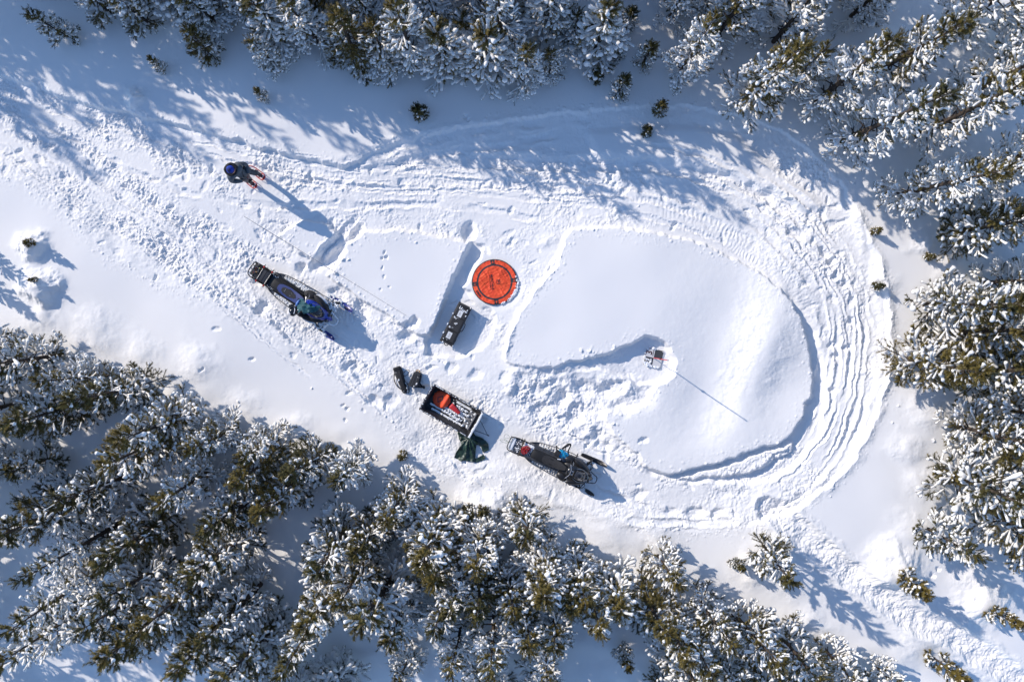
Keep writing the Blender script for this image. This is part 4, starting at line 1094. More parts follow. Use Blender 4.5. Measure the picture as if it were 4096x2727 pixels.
tube(bm, curve([(.05, .10, .15), (.2, .17, .08), (.36, .15, .08), (.46, .08, .05), (.44, 0, .05)]), .016, 6, flat=.4)
tube(bm, curve([(-.2, .12, .14), (-.28, .30, .06), (-.2, .34, .05), (-.12, .24, .05), (-.1, .13, .1)]), .009, 6, flat=.4)
obj('strap', bm, BLACKM, tb)
bm = NB(); box(bm, (.34, 0, .155), (.02, .19, .012), bev=.003); box(bm, (-.36, 0, .215), (.02, .2, .012), bev=.003); obj('buckle', bm, BLACKP, tb)
bm = NB()
for (x, y, z_, s) in [(-.05, -.05, .20, .035), (-.03, -.07, .2, .025), (.12, .12, .12, .03), (.30, .10, .13, .025), (.40, .10, .1, .03), (.36, -.02, .14, .02), (-.3, -.06, .22, .012), (.45, .06, .08, .02)]: clump(bm, (x, y, z_), (s, s * .8, s * .5), s * 70)
obj('snow_crumbs', bm, ICE, tb)
g = zat(*P(1660, 1518)); c = P(1661, 1518, g + .2)
bp = thing('grey_backpack', 'dark grey ridged backpack with tan handle lying on its straps', 'backpack', (*c, g - .02), R(73))
bm = NB()
prism(bm, [(-.27, -.12), (-.22, -.19), (-.24, .15), (-.20, .20), (.22, .13), (.26, .08), (.27, -.10), (.18, -.16)][::1] if False else [(-.26, .19), (-.27, -.05), (-.20, -.19), (.20, -.145), (.26, -.09), (.27, .06), (.22, .115)], .0, .23, .04)
obj('pack_body', bm, mat('pack_grey', (.040, .042, .048), .75, bump=.3, bscale=60), bp, 50)
bm = NB()
for y in (-.11, -.075, .0, .035, .095): box(bm, (.0 - .01, y, .232), (.42 - abs(y) * .6, .012, .008), (0, 0, R(-y * 60)), bev=.002)
obj('ridge', bm, BLACKM, bp)
bm = NB(); tube(bm, curve([(.25, -.06, .16), (.31, -.05, .16), (.31, .03, .16), (.26, .05, .16)]), .017, 7); obj('handle', bm, TAN, bp)
bm = NB()
tube(bm, curve([(-.10, -.17, .08), (-.18, -.27, .05), (-.16, -.33, .05), (-.23, -.34, .04)]), .030, 6, flat=.4); tube(bm, curve([(-.25, -.02, .06), (-.2, -.25, .06), (-.16, -.32, .05)]), .03, 6, flat=.4)
obj('strap', bm, BLACKM, bp)
bm = NB()
for (x, y, s) in [(-.11, -.09, .035), (-.14, -.075, .022), (-.22, -.02, .024), (.10, -.06, .013), (.09, -.1, .01)]: clump(bm, (x, y, .235), (s, s * .8, s * .5), s * 70)
obj('snow_crumbs', bm, ICE, bp)
# thin guide cord over the untouched snow
bm = NB(); pts = []
a_, b_ = Vector(P(977, 866)), Vector(P(1625, 1262))
for i in range(41):
    p = a_.lerp(b_, i / 40); pts.append((p.x, p.y, max(zat(p.x, p.y), -.02) + .03 + .015 * sin(i * .4)))
tube(bm, pts, [.0075 * (1 - .5 * i / 40) for i in range(41)], 5)
o = obj('guide_cord', bm, CORD); tag(o, 'thin grey cord stretched straight over the untouched snow', 'cord')
# ================================================================ snowmobiles (x forward, y left, origin under the rear bumper)
def snowmobile(label, loc, rz, blue):
    t = thing('snowmobile', label, 'snowmobile', loc, rz, None)
    # drive belt under the tunnel
    bm = NB(); prof = [(.30, .12), (.26, .2), (.32, .34), (1.9, .36), (2.05, .26), (1.95, .10), (1.7, .0), (.5, .0)]
    rings(bm, [[(x, -.19, z_) for x, z_ in prof], [(x, .19, z_) for x, z_ in prof]]); 
    for i in range(22): box(bm, (.42 + i * .065, 0, -.008), (.015, .36, .03)); box(bm, (.36 + i * .07, 0, .362), (.015, .36, .02))
    obj('track_belt', bm, RUBBER, t)
    # tunnel
    bm = NB(); box(bm, (.95, 0, .465), (1.70, .44, .03), bev=.012)
    for s in (-1, 1): box(bm, (1.0, s * .222, .37), (1.6, .02, .2), bev=.006); tube(bm, [(.10, s * .235, .49), (1.8, s * .235, .47)], .014)
    obj('tunnel', bm, DALU if not blue else BLACKP, t)
    # snow flap and rear bumper
    bm = NB(); box(bm, (.04, 0, .40), (.18, .40, .014), (0, R(-28), 0), bev=.004); obj('snow_flap', bm, RUBBER, t)
    bm = NB(); tube(bm, curve([(.62, .235, .50), (.25, .25, .52), (.02, .22, .55), (-.04, .12, .56), (-.04, -.12, .56), (.02, -.22, .55), (.25, -.25, .52), (.62, -.235, .50)]), .016, 8); obj('rear_bumper', bm, BLACKM, t)
    bm = NB(); box(bm, (.10, 0, .50), (.05, .20, .03), bev=.008); obj('tail_light', bm, REDP, t)
    # running boards
    for s in (-1, 1):
        bm = NB()
        tube(bm, curve([(.62, s * .25, .33), (.95, s * .37, .30), (1.5, s * .43, .28), (2.05, s * .47, .28), (2.3, s * .46, .33)]), .014, 7)
        box(bm, (1.45, s * .245, .29), (1.35, .03, .02))
        for i in range(15):
            x = .92 + i * .088; w = .12 + .06 * min(1, i / 10)
            box(bm, (x, s * (.24 + w / 2), .285), (.03, w, .014), bev=.003)
        prism(bm, [(.62, s * .24), (.92, s * .24), (.92, s * .37)] if s > 0 else [(.62, s * .24), (.92, s * .37), (.92, s * .24)], .275, .295)
        ob = obj('running_board', bm, DALU, t)
        bm = NB(); q = random.Random(6 + s)
        dense = 200 if blue else 26
        for i in range(dense):
            x = q.uniform(.95, 1.95); clump(bm, (x, s * q.uniform(.26, .26 + .13 * min(1, (x - .6))), .295), q.uniform(.012, .035), i)
        obj('packed_snow', bm, ICE, ob)
    # seat
    bm = NB()
    S_ = [(.78, .10, .52, .60), (.80, .15, .50, .66), (.95, .165, .49, .70), (1.25, .17, .49, .71), (1.60, .165, .49, .73), (1.85, .14, .50, .78), (2.02, .10, .52, .84), (2.06, .06, .54, .84)]
    rr = []
    for x, w, z0, z1 in S_:
        rr.append([(x, -w * 1.05, z0), (x, -w * 1.08, z0 + (z1 - z0) * .6), (x, -w * .78, z1 - .01), (x, -w * .3, z1), (x, w * .3, z1), (x, w * .78, z1 - .01), (x, w * 1.08, z0 + (z1 - z0) * .6), (x, w * 1.05, z0)])
    rings(bm, rr); st = obj('seat', bm, VINYL, t, 180, sub=2)
    def seat_z(x):
        xs = [a[0] for a in S_]; zs = [a[3] for a in S_]; return float(np.interp(x, xs, zs))
    def pad_on(name, outline, m, lift):
        bm = NB(); top = [bm.verts.new((x, y, seat_z(x) + lift - 1.1 * abs(y) ** 2 * 1.3)) for x, y in outline]; bot = [bm.verts.new((x, y, seat_z(x) - .06)) for x, y in outline]
        n = len(top)
        c = bm.verts.new((sum(p[0] for p in outline) / n, 0, seat_z(sum(p[0] for p in outline) / n) + lift))
        for i in range(n):
            bm.faces.new((c, top[i], top[(i + 1) % n])); bm.faces.new((top[i], bot[i], bot[(i + 1) % n], top[(i + 1) % n]))
        return obj(name, bm, m, st, 50)
    if blue:
        pad_on('blue_panel', [(1.03, 0), (1.05, .08), (1.14, .135), (1.4, .168), (1.75, .15), (1.9, .13), (2.03, .09), (1.84, .055), (1.78, 0), (1.84, -.055), (2.03, -.09), (1.9, -.13), (1.75, -.15), (1.4, -.168), (1.14, -.135), (1.05, -.08)][::1], VBLUE, .012)
        pad_on('grip_pad', [(1.18, 0), (1.20, .06), (1.28, .095), (1.5, .09), (1.66, .06), (1.72, 0), (1.66, -.06), (1.5, -.09), (1.28, -.095), (1.20, -.06)], BLACKM, .024)
        bm = NB(); box(bm, (1.30, 0.01, seat_z(1.3) + .026), (.004, .11, .004)); box(bm, (1.52, 0, seat_z(1.5) + .024), (.004, .11, .004)); obj('stitching', bm, PAPER, st)
    else:
        pad_on('grip_pad', [(1.16, 0), (1.18, .09), (1.26, .14), (1.5, .15), (1.8, .12), (1.98, .06), (1.98, -.06), (1.8, -.12), (1.5, -.15), (1.26, -.14), (1.18, -.09)], BLACKM, .012)
    # body: belly pan, side panels, hood
    def sec(x, w, z0, z1, crown=.04):
        return [(x, -w * .8, z0), (x, -w, z0 + .10), (x, -w * .98, z0 + (z1 - z0) * .55), (x, -w * .62, z1 - crown), (x, 0, z1), (x, w * .62, z1 - crown), (x, w * .98, z0 + (z1 - z0) * .55), (x, w, z0 + .10), (x, w * .8, z0)]
    bm = NB()
    rings(bm, [sec(1.86, .20, .30, .62), sec(1.90, .34, .27, .68), sec(2.05, .43, .24, .74), sec(2.30, .45, .22, .78), sec(2.55, .38, .22, .74), sec(2.78, .25, .26, .64), sec(2.92, .10, .34, .52)])
    obj('body', bm, BLACKP, t, 180, sub=2)
    bm = NB()
    hood = [(2.02, .13, .70, .86), (2.10, .20, .68, .94), (2.30, .25, .66, .96), (2.55, .23, .60, .89), (2.78, .15, .54, .74), (2.96, .05, .48, .60), (3.0, .02, .48, .56)]
    rings(bm, [sec(*h) for h in hood]); obj('hood', bm, BLUEP if blue else BLACKG, t, 180, sub=2)
    for s in (-1, 1):
        # rounded knee fairings and outer side panels
        bm = NB(); ell(bm, (2.02, s * .30, .60), (.22, .15, .12), (0, 0, s * .2)); ell(bm, (2.45, s * .285, .68), (.33, .10, .11), (0, R(10), s * -.32)); obj('side_fairing', bm, BLACKM if blue else BLACKP, t)
        bm = NB(); pl_ = [(2.12, .40), (2.22, .455), (2.45, .445), (2.62, .36), (2.55, .33), (2.35, .385), (2.2, .38)]
        ps = [(x, s * y) for x, y in pl_]
        prism(bm, ps if s > 0 else ps[::-1], .50, .66, .015); obj('side_panel', bm, WHITEP if blue else DALU, t)
        # skis
        tip_ = Vector((3.30, s * .53, .20)); bm = NB()
        sk = [(2.40, .045, .05), (2.50, .065, .03), (2.95, .075, .03), (3.12, .075, .07), (3.24, .06, .15), (3.32, .03, .22)]
        rings(bm, [[(x, s * .53 - w, z_), (x, s * .53 - w, z_ + .025), (x, s * .53, z_ + .045), (x, s * .53 + w, z_ + .025), (x, s * .53 + w, z_)] for x, w, z_ in sk])
        ski = obj('ski', bm, [mat('ski_blue', (.015, .03, .25), .35) if blue else BLACKP], t, 60)
        if blue:
            bm = NB(); q5 = random.Random(9)
            for i in range(34): clump(bm, (q5.uniform(2.36, 3.05), s * .53 + q5.uniform(-.08, .08), .075), (q5.uniform(.03, .07), q5.uniform(.03, .06), .03), i)
            obj('snow_load', bm, ICE, ski)
        bm = NB(); tube(bm, curve([(3.30, s * .53, .22), (3.22, s * .53, .30), (3.08, s * .53, .25), (3.0, s * .53, .10)]), .012, 7); obj('ski_loop', bm, BLACKP, ski)
        bm = NB(); tube(bm, [(2.82, s * .53, .06), (2.76, s * .50, .30), (2.66, s * .44, .46)], .026, 8)
        tube(bm, [(2.76, s * .50, .26), (2.50, s * .2, .32)], .016); tube(bm, [(2.76, s * .50, .28), (2.86, s * .2, .34)], .016); tube(bm, [(2.68, s * .44, .44), (2.5, s * .22, .58)], .015)
        tube(bm, [(2.80, s * .505, .14), (2.60, s * .25, .52)], .030, 10)
        obj('suspension_arm', bm, BLACKM, t)
        bm = NB(); ell(bm, (2.86, s * .10, .66), (.05, .06, .025), (0, R(30), 0)); obj('headlight', bm, CLEAR, t)
    bm = NB(); tube(bm, curve([(2.84, .20, .50), (2.98, .15, .50), (3.12, .09, .48), (3.13, -.09, .48), (2.98, -.15, .50), (2.84, -.20, .50)]), .014, 8)
    tube(bm, curve([(2.62, .38, .46), (2.80, .42, .44), (2.86, .32, .44), (2.78, .22, .46)]), .012); tube(bm, curve([(2.62, -.38, .46), (2.80, -.42, .44), (2.86, -.32, .44), (2.78, -.22, .46)]), .012)
    obj('front_bumper', bm, BLACKM, t)
    # windscreen, dash and bars
    bm = NB()
    rings(bm, [[(2.34, -.16, .96), (2.30, -.10, 1.10), (2.28, 0, 1.14), (2.30, .10, 1.10), (2.34, .16, .96)], [(2.62, -.15, .86), (2.62, -.08, .92), (2.62, 0, .94), (2.62, .08, .92), (2.62, .15, .86)], [(2.74, -.06, .79), (2.75, -.03, .81), (2.76, 0, .82), (2.75, .03, .81), (2.74, .06, .79)]], cap=False)
    ws = obj('windscreen', bm, CLEAR, t, 180); m_ = ws.modifiers.new('t', 'SOLIDIFY'); m_.thickness = .006
    bm = NB(); tube(bm, curve([(2.30, .17, .97), (2.5, .215, .92), (2.70, .13, .83), (2.79, 0, .80), (2.70, -.13, .83), (2.5, -.215, .92), (2.30, -.17, .97)]), .007, 6); obj('windscreen_trim', bm, ALU, t)
    bm = NB(); box(bm, (2.24, 0, 1.02), (.10, .18, .08), (0, R(-35), 0), bev=.02); ell(bm, (2.20, .045, 1.045), (.036, .036, .02), (0, R(-35), 0), 1, 12); ell(bm, (2.20, -.045, 1.045), (.036, .036, .02), (0, R(-35), 0), 1, 12)
    obj('gauges', bm, [BLACKP, ALU], t)
    bm = NB(); tube(bm, [(2.28, 0, .86), (2.14, 0, 1.05)], .03, 10); box(bm, (2.13, 0, 1.06), (.07, .12, .06), bev=.015)
    obj('steering_post', bm, BLACKM, t)
    bm = NB(); tube(bm, curve([(2.02, -.36, 1.03), (2.06, -.22, 1.07), (2.13, -.08, 1.09), (2.13, .08, 1.09), (2.06, .22, 1.07), (2.02, .36, 1.03)]), .013, 8)
    bar = obj('handlebar', bm, ALU, t)
    for s in (-1, 1):
        bm = NB(); tube(bm, [(2.055, s * .24, 1.065), (2.02, s * .37, 1.03)], .020, 9); obj('grip', bm, RUBBER, bar)
        bm = NB(); tube(bm, curve([(2.09, s * .20, 1.08), (2.13, s * .26, 1.07), (2.10, s * .35, 1.04)]), .007, 6); obj('brake_lever', bm, ALU, bar)
        bm = NB(); tube(bm, curve([(2.13, s * .12, 1.10), (2.2, s * .16, 1.16), (2.26, s * .08, 1.05)]), .005, 5); obj('cable', bm, BLACKM, bar)
    # snow caked on it
    bm = NB(); q = random.Random(2 if blue else 3)
    if blue:
        for s in (-1, 1):
            for i in range(60): clump(bm, (q.uniform(2.55, 2.92), s * q.uniform(.20, .46), .44 + q.uniform(-.08, .06)), q.uniform(.015, .055), i)
        for i in range(80): clump(bm, (q.uniform(2.6, 2.98), q.uniform(-.2, .2), .50 + q.random() * .04), q.uniform(.01, .035), i)
        tube(bm, curve([(2.84, .20, .515), (3.0, .15, .515), (3.14, .09, .50), (3.14, -.09, .50), (3.0, -.15, .515), (2.84, -.20, .515)]), .022, 7)
        for i in range(40): clump(bm, (q.uniform(.5, .9), q.choice((-1, 1)) * q.uniform(.16, .24), .485), q.uniform(.006, .018), i)
    else:
        tube(bm, [(.10, -.20, .49), (.10, 0, .495), (.10, .20, .49)], [.05, .06, .05], 8, flat=.5); tube(bm, [(.0, -.18, .44), (.0, .0, .445), (.0, .18, .44)], [.035, .04, .035], 8, flat=.5)
        for i in range(60): clump(bm, (q.uniform(.15, .78), q.uniform(-.2, .2), .483), q.uniform(.006, .03), i)
        for i in range(70): clump(bm, (q.uniform(.45, .80), q.uniform(.0, .2), .483), (q.uniform(.02, .05), q.uniform(.02, .05), .008), i)
        for i in range(30): clump(bm, (q.uniform(2.45, 2.8), q.choice((-1, 1)) * q.uniform(.3, .42), .48), q.uniform(.008, .02), i)
    obj('caked_snow', bm, ICE, t)
    return t
def seat_on(u, v, rz, zr, uf, vf):
    """ground height under a machine, placed so its rear (height zr) shows at u,v"""
    x, y = P(u, v, zr); xs = []
    for d_ in (.4, 1.0, 1.6, 2.4, 3.0):
        for s in (-.3, 0, .3):
            xs.append(zat(x + d_ * cos(rz) - s * sin(rz), y + d_ * sin(rz) + s * cos(rz)))
    return (x, y, float(np.median(xs)) - .03)
A1 = math.atan2(-.545, .839); A2 = math.atan2(-.403, .915)
L1 = seat_on(1001, 1072, A1, .45, 0, 0); L2_ = seat_on(2040, 1773, A2, .45, 0, 0)
sm1 = snowmobile('blue and black snowmobile with a teal jacket over its handlebars', L1, A1, True); sm1.scale = (1.03, 1.05, 1.0)
sm2 = snowmobile('black snowmobile with red rope on its tail, below the loop', L2_, A2, False); sm2.scale = (.985, 1.0, 1.0)
def on(base, x, y, z_, ang):
    c, s = cos(ang), sin(ang); sx, sy = (1.03, 1.05) if base is L1 else (.985, 1)
    x *= sx; y *= sy
    return (base[0] + x * c - y * s, base[1] + x * s + y * c, base[2] + z_)
# --- gear on the blue machine
tbag = thing('tunnel_bag', 'flat black bag strapped across the tail of the blue snowmobile', 'bag', on(L1, .46, 0, .485, A1), A1)
bm = NB(); box(bm, (0, 0, .05), (.36, .40, .10), bev=.03, seg=2); obj('bag_body', bm, mat('black_canvas', (.016, .020, .032), .7, bump=.4, bscale=30), tbag)
bm = NB(); tube(bm, [(.0, -.2, .105), (0, .2, .105)], .008, 6, flat=.4); obj('seam', bm, BLACKM, tbag)
for k, (dx, skew) in enumerate(((-.15, .03), (.14, -.02))):
    lab = ('black rubber strap with red hooks nearest the tail of the blue snowmobile', 'black rubber strap with red hooks just behind the blue snowmobile seat')[k]
    st_ = thing('tie_down_strap', lab, 'strap', on(L1, .46 + dx, 0, .60, A1), A1 + skew, 'rubber straps on the blue snowmobile')
    bm = NB(); tube(bm, [(0, -.34, -.09), (0, -.27, -.03), (0, -.2, .0), (0, 0, .006), (0, .2, .0), (0, .27, -.03), (0, .36, -.08)], [.006, .026, .013, .012, .013, .026, .005], 6, flat=.4); obj('band', bm, RUBBER, st_)
    bm = NB(); tube(bm, [(.012, -.19, .012), (.012, .19, .012)], .004, 5); obj('wire', bm, ALU, st_)
    for s in (-1, 1):
        bm = NB(); box(bm, (.012, s * .26, -.012), (.045, .065, .03), (s * -.35, 0, 0), bev=.01); obj('hook', bm, REDP, st_)
q = random.Random(12)
co = thing('tangled_cord', 'tangle of black and grey cord at the tail of the blue snowmobile', 'cord', on(L1, .13, .0, .50, A1), A1)
bm = NB()
for k in range(7):
    cxk, cyk = q.uniform(-.06, .1), q.uniform(-.1, .18); rk = q.uniform(.06, .12)
    tube(bm, curve([(cxk + rk * cos(a) * q.uniform(.6, 1.3), cyk + rk * sin(a) * q.uniform(.6, 1.3), .02 + .012 * k + q.uniform(-.01, .02)) for a in np.linspace(0, 2 * pi, 9)[:-1]], 4, True), .010 if k % 2 else .007, 6, closed=True)
obj('loops', bm, BLACKM, co)
bm = NB()
for k in range(3):
    rk = q.uniform(.07, .12); tube(bm, curve([(.02 + rk * cos(a) * q.uniform(.6, 1.2), .05 + rk * sin(a), .09 + .01 * k) for a in np.linspace(0, 2 * pi, 8)[:-1]], 4, True), .006, 5, closed=True)
obj('grey_loops', bm, CORD, co)
bm = NB(); box(bm, (.08, -.01, .13), (.06, .03, .02), (0, 0, .5), bev=.006); obj('tag_tan', bm, TAN, co)
bm = NB(); box(bm, (.10, .15, .12), (.04, .03, .02), bev=.006); obj('tag_yellow', bm, mat('pale_yellow', (.5, .5, .2), .6), co)
for k, s in enumerate((1, -1)):
    bm = NB(); a = on(L1, .40 if s > 0 else .66, s * .27, .50, A1); b = on(L1, 1.30, s * (.36 if s > 0 else .47), .27, A1)
    a = Vector(a); b = Vector(b); tube(bm, [a.lerp(b, i / 6) - Vector((0, 0, .02 * sin(pi * i / 6))) for i in range(7)], .006, 5)
    o = obj('side_cord', bm, CORD); tag(o, ('thin cord running along the upper side of the blue snowmobile', 'thin cord running along the lower side of the blue snowmobile')[k], 'cord', 'cords beside the blue snowmobile')
# teal jacket: outline in source pixels (zoom 7.84, origin 1140,1140)
Zj = lambda x, y: (1140 + x / 7.84, 1140 + y / 7.84)
jo = [(330,560),(370,470),(450,405),(560,440),(600,500),(640,560),(760,610),(850,590),(960,650),(1100,650),(1080,720),(1010,800),(900,850),(720,890),(650,900),(575,915),(560,820),(500,800),(430,870),(380,840),(360,690),(320,620)]
JZ = L1[2] + 1.10; j0 = P(*Zj(700, 700), JZ)
jk = thing('teal_jacket', 'dark teal jacket draped over the handlebars of the blue snowmobile', 'jacket', (*j0, 0))
c1, s1 = cos(-A1), sin(-A1)
def jz(x, y):
    v = Vector((x, y, 0)); X = x * c1 - y * s1; Y = x * s1 + y * c1
    fold = (1 - abs(mn.noise(Vector((x * 5 + y * 2, y * 7, 2))))) ** 3
    return JZ + .01 - .9 * max(0, abs(X) - .05) ** 1.4 * (1 if X < 0 else .75) + .07 * fold + .02 * mn.noise(v * 12) - .35 * max(0, abs(Y) - .2)
def jl(p): a = P(*Zj(*p), JZ); return (a[0] - j0[0], a[1] - j0[1])
sheet('jacket_cloth', [jl(p) for p in jo], jz, TEAL, jk, .022, .012)
bm = NB(); bx = jl((740, 545)); box(bm, (bx[0], bx[1], jz(*bx) + .03), (.12, .07, .02), (0, 0, -.9), bev=.01); bx = jl((910, 640)); box(bm, (bx[0], bx[1], jz(*bx) + .02), (.11, .05, .02), (0, 0, -.6), bev=.01); obj('blue_patch', bm, BLUEP, jk)
bx = jl((365, 560)); bm = NB(); ell(bm, (bx[0], bx[1], jz(*bx) + .0), (.045, .12, .05), (0, 0, -.55)); obj('collar', bm, mat('light_blue_cloth', (.10, .22, .55), .6), jk)
# helmet hanging on its right grip
hx, hy = P(*Zj(235, 830), L1[2] + .98)
he = thing('helmet', 'black and white helmet hanging from the right grip of the blue snowmobile', 'helmet', (hx, hy, L1[2] + .95), A1 + 2.3, None, ry=R(20))
bm = NB(); ell(bm, (0, 0, 0), (.16, .13, .14), n=24); obj('shell', bm, BLACKG, he)
bm = NB(); tube(bm, curve([(.10, .11, -.02), (.2, .08, -.07), (.23, 0, -.08), (.2, -.08, -.07), (.10, -.11, -.02)]), .028, 8); obj('chin_bar', bm, BLACKP, he)
bm = NB(); box(bm, (.15, 0, .11), (.13, .17, .012), (0, R(15), 0), bev=.004); obj('peak', bm, BLACKG, he)
bm = NB(); ell(bm, (.135, 0, .0), (.045, .095, .045), n=14); obj('goggles', bm, mat('silver_lens', (.5, .5, .52), .1, metal=1), he)
bm = NB(); tube(bm, curve([(-.12, .06, .09), (0, .10, .10), (.1, .08, .08)]), .012, 6, flat=.5); tube(bm, curve([(-.12, -.06, .09), (0, -.10, .10), (.1, -.08, .08)]), .012, 6, flat=.5); obj('white_stripe', bm, WHITEP, he)
# --- gear on the black machine
rope = thing('red_rope', 'coiled red rope lying on the tail of the black snowmobile', 'rope', on(L2_, .56, -.01, .49, A2), A2); rope.scale = (.85, .9, .9)
bm = NB(); q = random.Random(21)
for k in range(13):
    cxk, cyk = q.uniform(-.05, .05), q.uniform(-.09, .11); rk = q.uniform(.06, .12); hk = .02 + .011 * k
    tube(bm, curve([(cxk + rk * cos(a) * q.uniform(.7, 1.25), cyk + rk * sin(a) * q.uniform(.7, 1.25), hk + q.uniform(-.008, .015)) for a in np.linspace(0, 2 * pi, 9)[:-1]], 5, True), .011, 6, closed=True)
tube(bm, curve([(.02, .08, .05), (.14, .14, .03), (.20, .06, .03), (.15, -.02, .03), (.05, -.08, .05)]), .011, 6)
obj('coil', bm, ROPER, rope)
bm = NB(); tube(bm, [(.03, .03, .18), (.08, -.02, .18), (.12, -.10, .14)], .008, 6); obj('metal_clip', bm, ALU, rope)
bst = thing('brown_strap', 'frayed brown strap tied across the tail of the black snowmobile', 'strap', on(L2_, .40, 0, .50, A2), A2 + .06)
bm = NB()
for dx, r_ in ((0, .012), (.03, .008), (-.02, .007)): tube(bm, curve([(dx, -.30, -.06), (dx + .01, -.2, .04), (0, 0, .06), (.02 - dx, .2, .05), (.03 + dx, .30, -.03)]), r_, 6)
obj('band', bm, STRAPB, bst)
bm = NB()
for k in range(4): tube(bm, [(q.uniform(-.02, .06), .20, .05), (q.uniform(-.12, .1), q.uniform(.15, .36), q.uniform(.03, .09))], .008, 5)
obj('loose_end', bm, BLACKM, bst)
gc = thing('looped_cord', 'pale green cord looped off the rear bumper of the black snowmobile', 'cord', on(L2_, -.09, .0, .45, A2), A2)
bm = NB()
for pts in ([(.05, .1, .08), (-.05, .2, 0), (-.16, .16, -.06), (-.13, .02, -.08), (.0, -.02, 0), (.06, .04, .08)], [(.0, -.02, .02), (-.12, -.01, -.06), (-.24, -.08, -.12), (-.12, -.10, -.1), (.02, -.05, .02)], [(.05, .1, .05), (.02, .0, .02), (-.1, .05, -.05), (.0, .12, .0)]):
    tube(bm, curve(pts), .005, 5)
obj('loops', bm, GCORD, gc)
# cyan backpack on the left running board
bx_ = thing('cyan_backpack', 'bright cyan and black backpack on the running board of the black snowmobile', 'backpack', on(L2_, 1.74, .35, .40, A2), A2 - .18); bx_.scale = (1.25, 1.25, 1.1)
bm = NB()
prof = [(-.14, .06, .08), (-.11, .10, .14), (0, .12, .17), (.12, .115, .16), (.19, .08, .12), (.22, .04, .07)]
rings(bm, [[(x, -w, 0), (x, -w, h * .7), (x, -w * .4, h), (x, w * .4, h), (x, w, h * .7), (x, w, 0)] for x, w, h in prof])
b0_ = obj('pack_body', bm, CYAN, bx_, 180, sub=2)
b0_.location = (0, 0, .1)
bm = NB(); ell(bm, (.10, -.10, .20), (.11, .06, .07)); obj('base_panel', bm, mat('navy_nylon', (.008, .015, .035), .6), bx_)
bm = NB(); tube(bm, [(-.20, -.04, .22), (-.14, .03, .22)][:1] + [(-.08, -.04, .22)], .085, 16); obj('rolled_mat', bm, BLACKM, bx_)
bm = NB()
tube(bm, curve([(-.10, .12, .22), (-.04, .30, .24), (.03, .33, .22), (.06, .22, .16), (.10, .12, .1), (.20, .06, .08), (.30, .08, .1), (.34, .16, .14), (.32, .24, .14)]), .028, 8, flat=.5)
tube(bm, curve([(-.20, .02, .2), (-.26, .1, .18), (-.2, .09, .2), (-.12, .08, .2)]), .018, 6, flat=.5)
tube(bm, curve([(.0, .12, .2), (-.04, .22, .22), (.0, .27, .2), (-.06, .32, .2)]), .010, 6)
obj('shoulder_strap', bm, BLACKM, bx_)
bm = NB()
for pts in ([(-.12, .10, .26), (-.02, -.02, .29), (.12, -.06, .27)], [(-.06, .12, .24), (.04, .04, .285), (.16, .02, .25)], [(.0, -.1, .26), (.06, .02, .285), (.1, .1, .24)]): tube(bm, curve(pts), .006, 5)
obj('compression_cord', bm, BLACKM, bx_)
bm = NB(); box(bm, (-.02, -.14, .28), (.09, .025, .01), (0, 0, .45), bev=.004); obj('white_tab', bm, WHITEP, bx_)
# dark round helmet sitting behind the windscreen of the black machine
hp = P(2316, 1901, L2_[2] + 1.02)
h2 = thing('round_helmet', 'round smoky black helmet resting in the windscreen of the black snowmobile', 'helmet', (*hp, L2_[2] + .96), A2)
bm = NB(); ell(bm, (0, 0, 0), (.135, .125, .12), n=24); obj('shell', bm, BLACKG, h2)
bm = NB()
for k, (r_, z_) in enumerate(((.10, .085), (.118, .055), (.075, .103))): tube(bm, [(r_ * cos(a), r_ * sin(a) * .93, z_) for a in np.linspace(.5, 5.2, 26)], .005, 5)
obj('grey_trim', bm, CORD, h2)
bm = NB(); ell(bm, (-.09, .03, .02), (.06, .09, .07), n=12); obj('visor', bm, CLEAR, h2)
# ================================================================ the person
def skin(name, verts, edges, radii, m, parent, sub=2, root=0):
    bm = NB(); L = bm.verts.layers.skin.verify()
    vs = [bm.verts.new(v) for v in verts]
    for v, r in zip(vs, radii):
        v[L].radius = (r, r) if not isinstance(r, tuple) else r
    vs[root][L].use_root = True
    for a, b in edges: bm.edges.new((vs[a], vs[b]))
    me = bpy.data.meshes.new(name); bm.to_mesh(me); bm.free(); me.materials.append(m)
    o = bpy.data.objects.new(name, me); COL.objects.link(o)
    if parent: o.parent = parent
    k = o.modifiers.new('skin', 'SKIN'); k.use_smooth_shade = True
    s = o.modifiers.new('sub', 'SUBSURF'); s.levels = sub; s.render_levels = sub
    # bake the surface to a plain mesh
    bpy.context.view_layer.update()
    dg = bpy.context.evaluated_depsgraph_get()
    nm = bpy.data.meshes.new_from_object(o.evaluated_get(dg), depsgraph=dg)
    o.modifiers.clear(); o.data = nm; nm.name = name
    for p in nm.polygons: p.use_smooth = True
    return o
SKINM = mat('skin', (.50, .28, .19), .55)
JACK = mat('slate_jacket', (.055, .070, .090), .75, color2=(.095, .115, .135), scale=6, bump=.6, bscale=14)
PANTS = mat('charcoal_trousers', (.045, .050, .065), .8, var=.25, scale=9, bump=.6, bscale=16)
BEAN = mat('blue_beanie', (.010, .014, .05), .85, bump=.5, bscale=90, color2=(.012, .06, .48), scale=9)
HOODM = mat('black_hood', (.012, .013, .017), .85, bump=.4, bscale=30)
BOOT = mat('boot_dark', (.03, .035, .045), .6); BOOTG = mat('boot_grey', (.22, .24, .27), .5)
fx, fy = P(1007, 706, .1)
gzp = zat(fx, fy)
per = thing('person', 'person in slate jacket, blue beanie and red snowshoes standing on the trail', 'person', (fx, fy, gzp + .02), R(-40))
hd = Vector((.0, -.13, 1.66))
